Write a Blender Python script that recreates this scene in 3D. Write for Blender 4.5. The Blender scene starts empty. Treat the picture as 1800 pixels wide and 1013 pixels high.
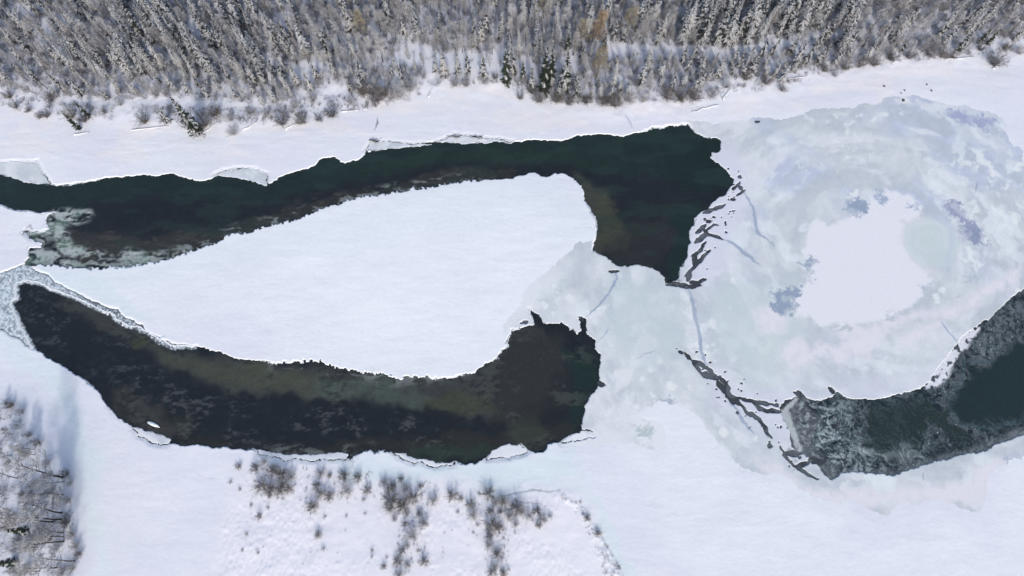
import bpy, math, random
import numpy as np
from mathutils import Vector

# ------------------------------------------------------------------ scene, camera, light
sc = bpy.context.scene
COL = sc.collection
H = 150.0                       # height of the drone above the river
TILT = math.radians(20.9)       # tilt away from straight down
FPX = 1216.0                    # focal length in photograph pixels (1800 wide)
cam = bpy.data.cameras.new('camera'); co = bpy.data.objects.new('camera', cam); COL.objects.link(co)
cam.sensor_width = 36.0; cam.lens = 36.0 * FPX / 1800.0
cam.clip_start = 1.0; cam.clip_end = 8000.0
co.location = (0, 0, H); co.rotation_euler = (TILT, 0, 0)
sc.camera = co

SUN_EL = math.radians(31.0)
SUN_AZ = math.radians(172.0)    # compass bearing of the sun, from +Y clockwise: from the south
w = bpy.data.worlds.new('World'); sc.world = w; w.use_nodes = True
nt = w.node_tree; nt.nodes.clear()
sky = nt.nodes.new('ShaderNodeTexSky'); sky.sky_type = 'NISHITA'; sky.sun_disc = False
sky.sun_elevation = SUN_EL; sky.sun_rotation = SUN_AZ
sky.air_density = 1.0; sky.dust_density = 2.2; sky.ozone_density = 1.0
bg = nt.nodes.new('ShaderNodeBackground'); bg.inputs[1].default_value = 0.15
wo = nt.nodes.new('ShaderNodeOutputWorld')
nt.links.new(sky.outputs[0], bg.inputs[0]); nt.links.new(bg.outputs[0], wo.inputs[0])
sl = bpy.data.lights.new('sun', 'SUN'); sl.energy = 1.75; sl.angle = math.radians(4.5); sl.color = (1.0, 0.94, 0.86)
so = bpy.data.objects.new('sun', sl); COL.objects.link(so)
sd_ = Vector((math.sin(SUN_AZ) * math.cos(SUN_EL), math.cos(SUN_AZ) * math.cos(SUN_EL), math.sin(SUN_EL)))
so.rotation_euler = sd_.to_track_quat('Z', 'Y').to_euler(); so.location = (0, -60, 200)
sc.view_settings.view_transform = 'Standard'; sc.view_settings.look = 'None'
sc.view_settings.exposure = 0.38; sc.view_settings.gamma = 1.0; sc.view_settings.use_curve_mapping = False
sc.render.engine = 'CYCLES'

CT, ST = math.cos(TILT), math.sin(TILT)
def G(px, py, z=0.0):
    """point of the ground (height z) seen at photograph pixel px, py"""
    a = (np.asarray(px, float) - 900.0) / FPX; b = (506.5 - np.asarray(py, float)) / FPX
    dy = b * CT + ST; dz = b * ST - CT
    t = (z - H) / dz
    return a * t, dy * t
def GP(pts):
    p = np.array(pts, float); x, y = G(p[:, 0], p[:, 1]); return np.stack([x, y], 1)
def PX(x, y, z=0.0):
    """photograph pixel of a world point"""
    dz = z - H
    yc = y * CT + dz * ST; zc = -y * ST + dz * CT
    return 900 + FPX * x / -zc, 506.5 - FPX * yc / -zc
def tree_height(bx, by, tx, ty):
    x, y = G(bx, by); best = (1e9, 8.0)
    for h in np.arange(0.5, 30, 0.1):
        u, v = PX(float(x), float(y), h)
        d = (u - tx) ** 2 + (v - ty) ** 2
        if d < best[0]: best = (d, float(h))
    return best[1]

# ------------------------------------------------------------------ noise
rng = np.random.default_rng(7)
_T = [rng.random((256, 256)) for _ in range(8)]
def vnoise(x, y, k=0):
    T = _T[k % 8]
    xi = np.floor(x).astype(np.int64); yi = np.floor(y).astype(np.int64)
    fx = x - xi; fy = y - yi
    fx = fx * fx * (3 - 2 * fx); fy = fy * fy * (3 - 2 * fy)
    a = T[xi & 255, yi & 255]; b = T[(xi + 1) & 255, yi & 255]; c = T[xi & 255, (yi + 1) & 255]; d = T[(xi + 1) & 255, (yi + 1) & 255]
    return (a * (1 - fx) + b * fx) * (1 - fy) + (c * (1 - fx) + d * fx) * fy
def fbm(x, y, s, o=4, k=0):
    """0..1, feature size s metres"""
    r = 0; a = 1; t = 0; ca, sa = math.cos(.6), math.sin(.6)
    x = x / s + 17.3 * k; y = y / s - 9.1 * k
    for i in range(o):
        r = r + a * vnoise(x, y, k + i); t += a; a *= .5
        x, y = (x * ca - y * sa) * 2.03 + 5.2, (x * sa + y * ca) * 2.03 - 3.1
    return r / t
def sst(e0, e1, v):
    t = np.clip((v - e0) / (e1 - e0), 0, 1); return t * t * (3 - 2 * t)
def sdf(poly, x, y, margin=6.0):
    """signed distance in metres, positive inside; -margin far away"""
    margin = float(margin); out = np.full(x.shape, -margin)
    lo = poly.min(0) - margin; hi = poly.max(0) + margin
    m = (x > lo[0]) & (x < hi[0]) & (y > lo[1]) & (y < hi[1])
    px_ = x[m]; py_ = y[m]
    if px_.size == 0: return out
    d2 = np.full(px_.shape, 1e9); ins = np.zeros(px_.shape, bool)
    n = len(poly)
    for i in range(n):
        ax, ay = poly[i]; bx, by = poly[(i + 1) % n]
        ex, ey = bx - ax, by - ay; L = ex * ex + ey * ey + 1e-12
        wx = px_ - ax; wy = py_ - ay
        t = np.clip((wx * ex + wy * ey) / L, 0, 1)
        qx = wx - ex * t; qy = wy - ey * t
        np.minimum(d2, qx * qx + qy * qy, out=d2)
        if ay != by:
            ins ^= ((ay > py_) != (by > py_)) & (px_ < (bx - ax) * (py_ - ay) / (by - ay) + ax)
    d = np.sqrt(d2); out[m] = np.where(ins, d, -d)
    return np.maximum(out, -margin)
def ldist(pts, x, y, margin=3.0):
    """distance to a polyline (metres)"""
    margin = float(margin); out = np.full(x.shape, margin)
    lo = pts.min(0) - margin; hi = pts.max(0) + margin
    m = (x > lo[0]) & (x < hi[0]) & (y > lo[1]) & (y < hi[1])
    px_ = x[m]; py_ = y[m]
    if px_.size == 0: return out
    d2 = np.full(px_.shape, 1e9)
    for i in range(len(pts) - 1):
        ax, ay = pts[i]; bx, by = pts[i + 1]
        ex, ey = bx - ax, by - ay; L = ex * ex + ey * ey + 1e-12
        wx = px_ - ax; wy = py_ - ay
        t = np.clip((wx * ex + wy * ey) / L, 0, 1)
        np.minimum(d2, (wx - ex * t) ** 2 + (wy - ey * t) ** 2, out=d2)
    out[m] = np.sqrt(d2)
    return np.minimum(out, margin)
def lead(pts, r, x, y, margin=2.5):
    """distance to a tapering, pointed lead (negative inside)"""
    margin = float(margin); out = np.full(x.shape, margin)
    lo = pts.min(0) - margin - r; hi = pts.max(0) + margin + r
    m = (x > lo[0]) & (x < hi[0]) & (y > lo[1]) & (y < hi[1])
    px_ = x[m]; py_ = y[m]
    if px_.size == 0: return out
    seg = np.hypot(*(pts[1:] - pts[:-1]).T); S = seg.sum(); acc = 0; d = np.full(px_.shape, 9.)
    for i in range(len(pts) - 1):
        ax, ay = pts[i]; ex, ey = pts[i + 1] - pts[i]; L = ex * ex + ey * ey + 1e-12
        wx = px_ - ax; wy = py_ - ay; t = np.clip((wx * ex + wy * ey) / L, 0, 1)
        u = (acc + t * seg[i]) / S; acc += seg[i]
        np.minimum(d, np.sqrt((wx - ex * t) ** 2 + (wy - ey * t) ** 2) - r * np.clip(np.sin(np.pi * (.06 + .9 * u)) * 1.5, .15, 1.1), out=d)
    out[m] = d
    return np.minimum(out, margin)
def lin(c):
    c = np.array(c, float) / 255.0
    return np.where(c <= .04045, c / 12.92, ((c + .055) / 1.055) ** 2.4)

# ------------------------------------------------------------------ traced outlines (photograph pixels, laid onto the ground)
WA = [(-60,297),(0,305),(10,307),(15,310),(25,312),(40,315),(60,319),(82,322),(102,324),(115,324),(135,320),(150,318),(172,317),(185,314),(200,311),(217,310),(235,307),(250,307),(275,308),(300,307),(320,309),(335,314),(350,317),(367,314),(382,308),(405,307),(430,309),(440,313),(450,319),(462,323),(475,322),(487,315),(500,309),(512,302),(525,299),(540,296),(555,288),(560,282),(572,277),(585,276),(595,280),(600,285),(615,284),(630,280),(642,273),(647,265),(657,263),(675,260),(700,257),(725,255),(745,252),(760,250),(787,249),(820,247),(842,249),(870,247),(885,247),(900,249),(915,247),(937,246),(962,246),(985,247),(1000,244),(1020,240),(1040,236),(1060,235),(1080,237),(1097,239),(1107,235),(1125,232),(1140,228),(1150,222),(1165,223),(1180,220),(1195,221),(1210,220),(1215,222),(1222,232),(1232,236),(1245,242),(1257,241),(1266,244),(1267,253),(1267,263),(1261,268),(1252,268),(1250,277),(1257,284),(1267,290),(1277,298),(1282,307),(1290,315),(1289,325),(1280,335),(1275,344),(1262,350),(1250,359),(1237,368),(1230,377),(1222,389),(1219,400),(1215,413),(1216,425),(1211,438),(1210,453),(1204,463),(1197,473),(1195,480),(1197,488),(1191,495),(1181,498),(1171,500),(1167,490),(1160,480),(1150,474),(1140,468),(1130,466),(1117,466),(1105,470),(1090,471),(1080,468),(1072,462),(1065,455),(1057,449),(1047,444),(1040,437),(1044,425),(1047,410),(1048,393),(1045,380),(1037,368),(1031,355),(1029,340),(1022,327),(1015,318),(1002,309),(990,304),(975,305),(961,310),(950,306),(932,304),(920,308),(900,313),(882,315),(862,314),(840,316),(820,318),(812,324),(795,323),(775,324),(750,328),(730,329),(710,334),(697,337),(675,340),(650,345),(625,348),(605,353),(590,360),(577,364),(562,369),(545,375),(525,382),(505,389),(485,395),(465,398),(450,404),(425,409),(405,413),(390,420),(375,428),(355,435),(335,442),(315,448),(295,453),(275,458),(255,464),(232,468),(212,468),(195,468),(180,470),(160,470),(140,468),(120,468),(105,465),(85,467),(70,465),(56,468),(47,468),(44,463),(49,455),(50,438),(72,435),(75,429),(62,423),(50,415),(41,409),(46,400),(57,407),(75,408),(84,403),(81,388),(85,378),(96,372),(75,373),(50,370),(32,369),(15,367),(0,362),(-60,352)]
WB = [(30,499),(45,497),(62,500),(82,509),(100,513),(115,521),(135,527),(150,533),(165,543),(185,553),(207,566),(225,575),(240,580),(252,586),(265,595),(282,603),(300,611),(325,613),(345,611),(360,612),(375,618),(400,626),(425,632),(450,636),(465,638),(487,638),(500,635),(515,636),(532,635),(550,636),(570,641),(590,645),(610,649),(630,653),(650,657),(675,661),(700,664),(725,665),(750,665),(775,663),(800,660),(815,658),(832,655),(842,646),(852,638),(865,636),(877,630),(885,618),(892,613),(890,603),(897,591),(900,581),(915,576),(930,572),(939,572),(937,556),(931,543),(936,549),(945,555),(952,566),(961,567),(975,567),(986,565),(997,572),(1000,581),(1010,578),(1015,587),(1022,581),(1022,563),(1017,557),(1024,559),(1029,561),(1031,573),(1032,583),(1040,593),(1047,600),(1047,613),(1055,622),(1054,641),(1051,656),(1052,671),(1050,681),(1042,691),(1035,703),(1029,713),(1027,723),(1022,736),(1022,747),(1026,755),(1017,760),(1007,765),(995,772),(985,776),(972,777),(962,779),(960,787),(950,794),(937,792),(925,787),(915,777),(900,781),(880,785),(865,792),(850,806),(840,814),(820,815),(800,816),(775,812),(750,810),(725,807),(712,800),(697,794),(685,794),(665,795),(645,795),(625,799),(616,805),(600,806),(575,805),(550,806),(527,807),(500,805),(475,801),(462,796),(450,792),(425,790),(400,787),(375,785),(350,782),(325,782),(300,782),(285,781),(275,774),(265,765),(250,760),(245,757),(232,748),(217,741),(207,731),(197,721),(185,706),(172,688),(162,678),(150,668),(130,656),(115,648),(100,640),(75,623),(60,613),(52,596),(45,581),(35,566),(27,553),(23,538),(24,530),(34,527),(34,520),(30,508)]
WC = [(1860,455),(1800,510),(1785,521),(1770,536),(1755,547),(1740,560),(1717,572),(1705,581),(1700,588),(1685,603),(1672,618),(1660,636),(1647,650),(1642,658),(1625,678),(1615,685),(1595,690),(1575,692),(1557,697),(1537,703),(1525,701),(1505,700),(1485,696),(1475,691),(1462,695),(1447,700),(1432,703),(1419,702),(1410,693),(1400,685),(1391,689),(1398,697),(1382,703),(1369,713),(1374,726),(1382,743),(1388,756),(1387,767),(1390,785),(1403,797),(1420,804),(1432,812),(1440,825),(1452,836),(1460,841),(1485,827),(1500,826),(1520,830),(1550,832),(1575,834),(1587,830),(1615,821),(1640,811),(1662,810),(1680,805),(1700,797),(1725,792),(1750,784),(1775,775),(1800,767),(1860,745)]
ICE = [(1215,222),(1237,225),(1250,227),(1290,226),(1312,221),(1330,216),(1350,219),(1387,220),(1415,210),(1442,201),(1475,201),(1500,200),(1520,192),(1550,195),(1562,182),(1575,178),(1612,179),(1637,187),(1662,194),(1700,196),(1725,204),(1757,215),(1748,227),(1762,245),(1770,258),(1785,268),(1790,293),(1797,333),(1815,360),(1860,420),(1860,770),(1800,787),(1775,792),(1740,807),(1722,825),(1712,880),(1685,875),(1650,862),(1600,870),(1575,873),(1550,890),(1520,875),(1500,867),(1470,870),(1437,860),(1412,847),(1390,827),(1365,818),(1350,819),(1325,812),(1305,802),(1290,787),(1277,772),(1270,760),(1260,751),(1245,731),(1230,716),(1210,703),(1187,698),(1165,693),(1147,691),(1132,703),(1112,718),(1102,733),(1100,746),(1150,757),(1157,765),(1147,775),(1130,769),(1112,764),(1075,762),(1060,770),(1040,769),(1020,771),(1007,769),(1000,740),(1010,650),(1000,600),(985,580),(930,580),(905,580),(900,578),(915,561),(930,543),(937,523),(950,510),(957,505),(982,483),(1005,458),(1025,440),(1037,437),(1060,430),(1100,440),(1180,470),(1190,400),(1240,330),(1220,260)]
CRK_DARK = [([(1288,334),(1301,319)],4),([(1299,325),(1306,333)],6),([(1295,343),(1311,333)],3),([(1284,350),(1294,349)],4),([(1237,375),(1250,368),(1267,363),(1275,358)],5.5),([(1299,312),(1301,308)],5),([(1243,390),(1249,386)],5),([(1238,386),(1240,382)],4),([(1225,410),(1240,395)],5),([(1242,405),(1255,394),(1262,395)],3),([(1237,403),(1245,412),(1260,415),(1270,420)],4.5),([(1222,425),(1235,415),(1245,412)],7),([(1217,450),(1232,438),(1241,423)],5.5),([(1220,465),(1224,448)],6),([(1205,485),(1225,465),(1237,450),(1249,440)],5),([(1207,493),(1215,480)],6),([(1171,500),(1190,499),(1210,503),(1232,502)],6),([(1212,495),(1227,497),(1240,490)],5),
 ([(1192,616),(1200,620)],3),([(1203,618),(1209,626),(1215,632)],4),([(1216,634),(1230,638),(1245,647),(1254,658)],5),([(1216,634),(1225,645),(1232,655)],5),([(1232,655),(1245,660),(1265,665)],8),([(1260,668),(1270,682),(1280,695)],7),([(1264,661),(1275,672),(1282,690)],5),([(1275,690),(1290,702),(1300,710)],9),([(1300,708),(1315,725),(1335,738),(1345,752),(1350,762),(1357,770)],4.5),([(1290,697),(1310,702),(1325,707),(1345,708),(1369,714)],3.5),([(1325,707),(1335,718),(1350,722),(1374,724)],5),([(1350,781),(1356,783)],6),([(1378,797),(1407,798)],7),([(1400,820),(1422,813)],6),([(1372,785),(1378,800),(1395,818),(1415,830),(1437,842)],3),([(1422,808),(1450,812)],9),([(1458,683),(1468,692)],5),([(1090,476),(1070,477)],3),([(1052,674),(1063,677)],7),([(914,568),(927,565)],4),([(1018,556),(1025,566)],3)]
CRK_BLUE = [([(1306,335),(1315,350),(1325,370),(1328,390),(1333,410),(1348,420),(1360,432)],3.6),([(1270,420),(1290,428),(1300,437),(1312,447),(1325,458),(1337,468)],4.5),([(1302,440),(1318,452)],8),([(1084,475),(1083,490),(1078,503),(1075,508),(1062,525),(1050,540),(1030,557)],3.6),([(1210,505),(1217,530),(1222,555),(1230,590),(1232,615),(1237,630),(1247,648)],5.5),([(1278,700),(1295,720),(1310,745),(1325,762)],4),([(1115,633),(1135,622),(1155,614)],1.4),([(1685,603),(1665,580),(1655,568)],2.2),([(1053,598),(1062,588),(1070,575)],1.6),([(1355,424),(1362,434)],1.5),([(1397,459),(1412,466),(1422,470)],2.5),([(1713,340),(1720,320)],2),([(1624,830),(1623,845)],1.6)]

# ------------------------------------------------------------------ materials
def base_mat(name, rough=.8, spec=.3):
    m = bpy.data.materials.new(name); m.use_nodes = True; n = m.node_tree
    b = n.nodes['Principled BSDF']; b.inputs['Roughness'].default_value = rough
    b.inputs['Specular IOR Level'].default_value = spec
    return m, n, b
def attr_mat(name, rough, spec, vary=.06, vscale=3.0, bump=.0, bscale=6.0, bdist=.1, sss=0):
    """surface whose colour is the painted attribute with fine variation on top"""
    m, n, b = base_mat(name, rough, spec)
    a = n.nodes.new('ShaderNodeAttribute'); a.attribute_name = 'paint'
    tc = n.nodes.new('ShaderNodeTexCoord')
    no = n.nodes.new('ShaderNodeTexNoise'); no.inputs['Scale'].default_value = vscale; no.inputs['Detail'].default_value = 5
    n.links.new(tc.outputs['Object'], no.inputs['Vector'])
    mr = n.nodes.new('ShaderNodeMapRange'); mr.inputs[1].default_value = .3; mr.inputs[2].default_value = .7
    mr.inputs[3].default_value = 1 - vary; mr.inputs[4].default_value = 1 + vary
    n.links.new(no.outputs[0], mr.inputs[0])
    vm = n.nodes.new('ShaderNodeVectorMath'); vm.operation = 'SCALE'
    n.links.new(a.outputs['Color'], vm.inputs[0]); n.links.new(mr.outputs[0], vm.inputs['Scale'])
    n.links.new(vm.outputs[0], b.inputs['Base Color'])
    if bump:
        n2 = n.nodes.new('ShaderNodeTexNoise'); n2.inputs['Scale'].default_value = bscale; n2.inputs['Detail'].default_value = 4
        n.links.new(tc.outputs['Object'], n2.inputs['Vector'])
        bu = n.nodes.new('ShaderNodeBump'); bu.inputs['Strength'].default_value = bump; bu.inputs['Distance'].default_value = bdist
        n.links.new(n2.outputs[0], bu.inputs['Height']); n.links.new(bu.outputs[0], b.inputs['Normal'])
    return m
def tint_mat(name, c0, c1, rough=.85, scale=2.0, orand=.25, hue_to=None, spec=.2):
    """colour running between c0 and c1 by noise, brightness and hue differing from object to object"""
    m, n, b = base_mat(name, rough, spec)
    tc = n.nodes.new('ShaderNodeTexCoord'); oi = n.nodes.new('ShaderNodeObjectInfo')
    no = n.nodes.new('ShaderNodeTexNoise'); no.inputs['Scale'].default_value = scale; no.inputs['Detail'].default_value = 3
    n.links.new(tc.outputs['Object'], no.inputs['Vector'])
    mr = n.nodes.new('ShaderNodeMapRange'); mr.inputs[1].default_value = .35; mr.inputs[2].default_value = .65
    n.links.new(no.outputs[0], mr.inputs[0])
    mx = n.nodes.new('ShaderNodeMix'); mx.data_type = 'RGBA'
    mx.inputs[6].default_value = (*c0, 1); mx.inputs[7].default_value = (*c1, 1)
    n.links.new(mr.outputs[0], mx.inputs[0])
    out = mx.outputs[2]
    if hue_to is not None:
        m2 = n.nodes.new('ShaderNodeMix'); m2.data_type = 'RGBA'; m2.inputs[7].default_value = (*hue_to, 1)
        r2 = n.nodes.new('ShaderNodeMath'); r2.operation = 'MULTIPLY'; r2.inputs[1].default_value = .7
        n.links.new(oi.outputs['Random'], r2.inputs[0]); n.links.new(r2.outputs[0], m2.inputs[0])
        n.links.new(out, m2.inputs[6]); out = m2.outputs[2]
    m3 = n.nodes.new('ShaderNodeMapRange'); m3.inputs[3].default_value = 1 - orand; m3.inputs[4].default_value = 1 + orand
    wn = n.nodes.new('ShaderNodeTexWhiteNoise'); wn.noise_dimensions = '1D'
    n.links.new(oi.outputs['Random'], wn.inputs['W']); n.links.new(wn.outputs['Value'], m3.inputs[0])
    vm = n.nodes.new('ShaderNodeVectorMath'); vm.operation = 'SCALE'
    n.links.new(out, vm.inputs[0]); n.links.new(m3.outputs[0], vm.inputs['Scale'])
    n.links.new(vm.outputs[0], b.inputs['Base Color'])
    return m

# ------------------------------------------------------------------ mesh helpers
def link(name, me, parent=None):
    o = bpy.data.objects.new(name, me); COL.objects.link(o)
    if parent: o.parent = parent
    return o
def tri_mesh(name, V, F, mats, mi=None, smooth=False):
    me = bpy.data.meshes.new(name)
    V = np.asarray(V, np.float32); F = np.asarray(F, np.int32); k = F.shape[1]
    me.vertices.add(len(V)); me.vertices.foreach_set('co', V.ravel())
    me.loops.add(F.size); me.loops.foreach_set('vertex_index', F.ravel())
    me.polygons.add(len(F)); me.polygons.foreach_set('loop_start', np.arange(0, F.size, k, dtype=np.int32))
    me.polygons.foreach_set('loop_total', np.full(len(F), k, np.int32))
    for m in mats: me.materials.append(m)
    if mi is not None: me.polygons.foreach_set('material_index', np.asarray(mi, np.int32))
    if smooth: me.polygons.foreach_set('use_smooth', np.ones(len(F), bool))
    me.update(calc_edges=True)
    return me
def grid_object(name, X, Y, Z, C, mat, keep=None):
    """sheet over the grid X, Y with heights Z and painted albedo C; quads with no corner in keep are left out"""
    ny, nx = X.shape
    idx = np.arange(nx * ny).reshape(ny, nx)
    F = np.stack([idx[:-1, :-1], idx[:-1, 1:], idx[1:, 1:], idx[1:, :-1]], -1).reshape(-1, 4)
    V = np.stack([X, Y, Z], -1).reshape(-1, 3); C = C.reshape(-1, 3)
    if keep is not None:
        kf = keep.ravel()[F].any(1); F = F[kf]
        used = np.zeros(len(V), bool); used[F.ravel()] = True
        remap = np.cumsum(used) - 1; F = remap[F]; V = V[used]; C = C[used]
    C = np.clip(C * np.array([1.0, .955, .865]) * 1.06, 0, .93)          # albedo: snow is neutral, the sky tints it
    me = tri_mesh(name, V, F, [mat], smooth=True)
    at = me.color_attributes.new('paint', 'FLOAT_COLOR', 'POINT')
    at.data.foreach_set('color', np.concatenate([C, np.ones((len(C), 1))], 1).astype(np.float32).ravel())
    o = link(name, me); o['kind'] = 'structure'
    return o

# ------------------------------------------------------------------ ground, ice, water
def axis(*runs):
    """coordinates with the given (start, stop, step) runs, then growing steps out to the horizon"""
    c = np.concatenate([np.arange(a, b, st) for a, b, st in runs]); lo = []; hi = []
    st = runs[0][2]; v = c[0]
    while v > -4000: st *= 1.35; v -= st; lo.append(v)
    st = runs[-1][2]; v = c[-1]
    while v < 4000: st *= 1.35; v += st; hi.append(v)
    return np.array(lo[::-1] + list(c) + hi)
ax_ = axis((-158, -126, .45), (-126, 126, .17), (126, 158, .45)); ay_ = axis((-14, -5, .3), (-5, 100, .17), (100, 156, .45))
X, Y = np.meshgrid(ax_, ay_)
n1 = fbm(X, Y, 3.0, 4, 0) - .5; n2 = fbm(X, Y, 3.0, 4, 1) - .5
m1 = fbm(X, Y, .8, 2, 2) - .5; m2 = fbm(X, Y, .8, 2, 3) - .5
f1 = fbm(X, Y, .33, 2, 6) - .5; f2 = fbm(X, Y, .33, 2, 7) - .5
XW, YW = X + n1 * 1.3 + m1 * .5 + f1 * .25, Y + n2 * 1.3 + m2 * .5 + f2 * .25          # frayed coordinates for shorelines
big1 = fbm(X, Y, 9, 4, 4) - .5; big2 = fbm(X, Y, 9, 4, 5) - .5
XF, YF = X + big1 * 6 + n1 * 3, Y + big2 * 6 + n2 * 3              # strongly warped, for soft patches
PXg, PYg = PX(X, Y)
def inpoly(pts, warp=0, soft=.5, margin=8):
    a, b = ((X, Y), (XW, YW), (XF, YF))[warp]
    return sst(-soft, soft, sdf(GP(pts), a, b, margin))
def mixc(C, col, m):
    col = lin(col) if not isinstance(col, np.ndarray) else col
    return C + (col - C) * m[..., None]

sA = sdf(GP(WA), XW, YW, 30); sB = sdf(GP(WB), XW, YW, 30); sC = sdf(GP(WC), XW, YW, 30)
# cleaner, smoother shores where the photograph has them (top shore of the upper channel, lower shore of the lower one)
Wt = np.maximum(np.maximum(sA, sB), sC)
# the comb-like melt teeth along the island's shores
teethz = np.maximum(inpoly([(80,500),(60,455),(300,425),(500,370),(700,318),(830,300),(860,330),(700,360),(450,425),(250,490)], 0, 1.5),
         inpoly([(490,620),(800,640),(830,660),(700,680),(560,655),(470,645)], 0, 1.5) * .75)
teethz = np.maximum(teethz, inpoly([(480,780),(700,780),(700,812),(480,815)], 0, 1.5) * .6)
tn = fbm(X + .35 * Y, Y * .5, .46, 2, 5)
Wt = Wt + teethz * (sst(.36, .66, tn) - .45) * .62
sI = sdf(GP(ICE), XW, YW, 40)

# leads: open cracks in the ice and healed, bluish ones
def cracks(lst, seed):
    d = np.full(X.shape, 3.0); jx = (fbm(X, Y, 1.1, 3, seed) - .5) * .7; jy = (fbm(X, Y, 1.1, 3, seed + 1) - .5) * .7
    wn_ = fbm(X, Y, 1.6, 3, seed + 2)
    for pts, wd in lst:
        P = GP(pts); r = wd * .5 * .115
        d = np.minimum(d, lead(P, r * 1.25, X + jx, Y + jy) + (wn_ - .5) * .14)
    return d                                                        # negative inside
ckd = cracks(CRK_DARK, 1); ckb = cracks(CRK_BLUE, 3)
# pin holes beside the leads
holez = np.maximum(inpoly([(1245,250),(1300,300),(1290,400),(1260,470),(1215,495),(1230,400),(1280,330)], 0, 2),
                   inpoly([(1180,605),(1240,620),(1370,700),(1480,800),(1400,840),(1350,790),(1250,690)], 0, 2))
hn = fbm(X, Y, 1.1, 2, 6)
hole = (holez > .5) & (fbm(X, Y, .8, 2, 6) > .83)
ckd = np.where(hole, np.minimum(ckd, -.08), ckd)

WATER_Z = -.17
# ice shelf fringe growing out from the shores into the water
fr = fbm(X, Y, 13, 3, 7); frd = np.clip((fr - .66) * 5, 0, .3)
shelf = [[(-60,280),(0,288),(20,284),(68,285),(72,305),(90,322),(60,322),(0,306),(-60,300)], [(378,306),(405,298),(445,297),(464,306),(466,325),(440,317),(400,309)],
         [(645,265),(655,247),(690,252),(760,254),(700,259)], [(765,250),(800,238),(850,242),(900,249),(850,250)], [(232,748),(262,758),(300,775),(290,783),(270,779),(245,765)],
         [(862,795),(890,782),(912,781),(925,792),(905,800),(880,803),(855,808)], [(455,790),(500,800),(560,798),(610,797),(612,806),(560,808),(500,807),(455,796)],
         [(690,795),(712,795),(735,808),(770,812),(800,816),(760,818),(715,806)], [(985,775),(1010,762),(1030,757),(1045,768),(1000,775)]]
shm = np.zeros(X.shape)
for p in shelf: shm = np.maximum(shm, sst(-.3, .3, sdf(GP(p), XW, YW, 6)))
# frazil fields: slush carpets afloat at the left neck, along the lower channel and over the right pool
FR_L = [[(-60,465),(0,482),(15,475),(30,469),(45,466),(56,472),(67,480),(82,485),(95,495),(110,503),(135,514),(165,530),(200,546),(232,562),(250,578),(262,590),(285,598),(310,606),(345,611),(345,614),(320,615),(300,613),(282,606),(265,598),(250,587),(232,578),(207,566),(185,553),(165,544),(150,534),(135,527),(115,521),(100,514),(82,510),(62,501),(45,498),(30,500),(34,512),(36,525),(24,532),(24,540),(30,555),(45,580),(55,597),(62,614),(45,604),(30,595),(15,586),(0,578),(-60,560)]]
FR_A = [[(84,403),(81,388),(85,378),(96,371),(125,367),(150,366),(161,370),(166,380),(150,385),(135,390),(120,395),(108,396),(117,405),(122,418),(132,430),(150,434),(170,440),(182,446),(196,452),(180,458),(150,456),(125,448),(105,440),(98,428),(105,420),(92,416),(78,424),(74,429),(62,423),(50,415),(41,409),(57,405),(75,408)],
        [(212,452),(222,440),(240,440),(258,446),(290,444),(330,438),(332,443),(300,452),(260,464),(230,469),(205,468)], [(44,463),(50,438),(72,434),(95,440),(110,452),(150,462),(200,460),(200,470),(140,470),(85,468)]]
frL = sst(-.25, .25, sdf(GP(FR_L[0]), XW, YW, 6))
frA = np.zeros(X.shape)
for p in FR_A: frA = np.maximum(frA, sst(-1.2, .8, sdf(GP(p), XF * .35 + X * .65, YF * .35 + Y * .65, 6)))

# --- ice sheet
isI = (sI > -1.5)
rim = fbm(X, Y, 2.2, 3, 3)
Zi = np.full(X.shape, -.055) + (fbm(X, Y, 5, 4, 2) - .5) * .02
open_w = np.minimum(Wt, 3)
fringe = np.clip(Wt, -3, 3) - frd - shm * 6
Zi = Zi - sst(-.05, .30, fringe) * .75
Zi = Zi - sst(.12, -.08, ckd) * .55 * (sI > -2)
Zi = np.where((Wt > -.4) & (Wt < frd + 3) & (sI < .5), np.minimum(Zi, -.145 + .03 * rim - sst(-.05, .3, fringe) * .6), Zi)
Zi = np.where(shm > .02, np.maximum(-.135 + .03 * rim - (1 - sst(0, .35, shm)) * .2, -.6), Zi)
keepI = ((sI > -4.0) | (Wt > -.6) | (shm > 0)) & (Zi > -.8)
ci = np.zeros(X.shape + (3,)) + lin((197, 206, 219))
cx, cy = G(1560, 450); dx, dy = X - cx, (Y - cy) * 1.15
R_ = np.hypot(dx, dy); TH = np.arctan2(dy, dx)
swirl = fbm(R_ * .8 + big1 * 4 + n1, np.abs(TH) * 4.5 + Y * .12 + n1 * 1.5 + 40, 2.2, 5, 1)      # arcs turning round the frozen eddy
sw2 = fbm(XF * .5 + X * .5, YF * .5 + Y * .5, 7, 5, 2)
lav = sst(.40, .56, fbm(X + big1 * 10, Y + big2 * 10, 17, 4, 3)) * np.clip((620 - PYg) / 260, .2, 1) * sst(1200, 1380, PXg)
ci = mixc(ci, (186, 197, 223), lav * .9)
ci = mixc(ci, (203, 213, 222), sst(.40, .7, sw2) * .6)
ci = mixc(ci, (182, 194, 208), sst(.50, .38, .6 * swirl + .4 * sw2) * .55)
ci = mixc(ci, (214, 222, 235), sst(.53, .64, .55 * swirl + .45 * fbm(X + n1 * 2, Y + n2 * 2, 4.5, 5, 0)) * .75)
blot = sst(.55, .70, fbm(X + n1 * 2, Y + n2 * 2, 4.2, 4, 4)) * sst(.42, .56, fbm(X, Y, 19, 3, 6))
ci = mixc(ci, (216, 226, 238), blot * .7)
fine = fbm(X, Y, 1.3, 5, 5); ci = ci * (1 + .16 * (fine - .5) + .10 * (sw2 - .5))[..., None]
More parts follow.
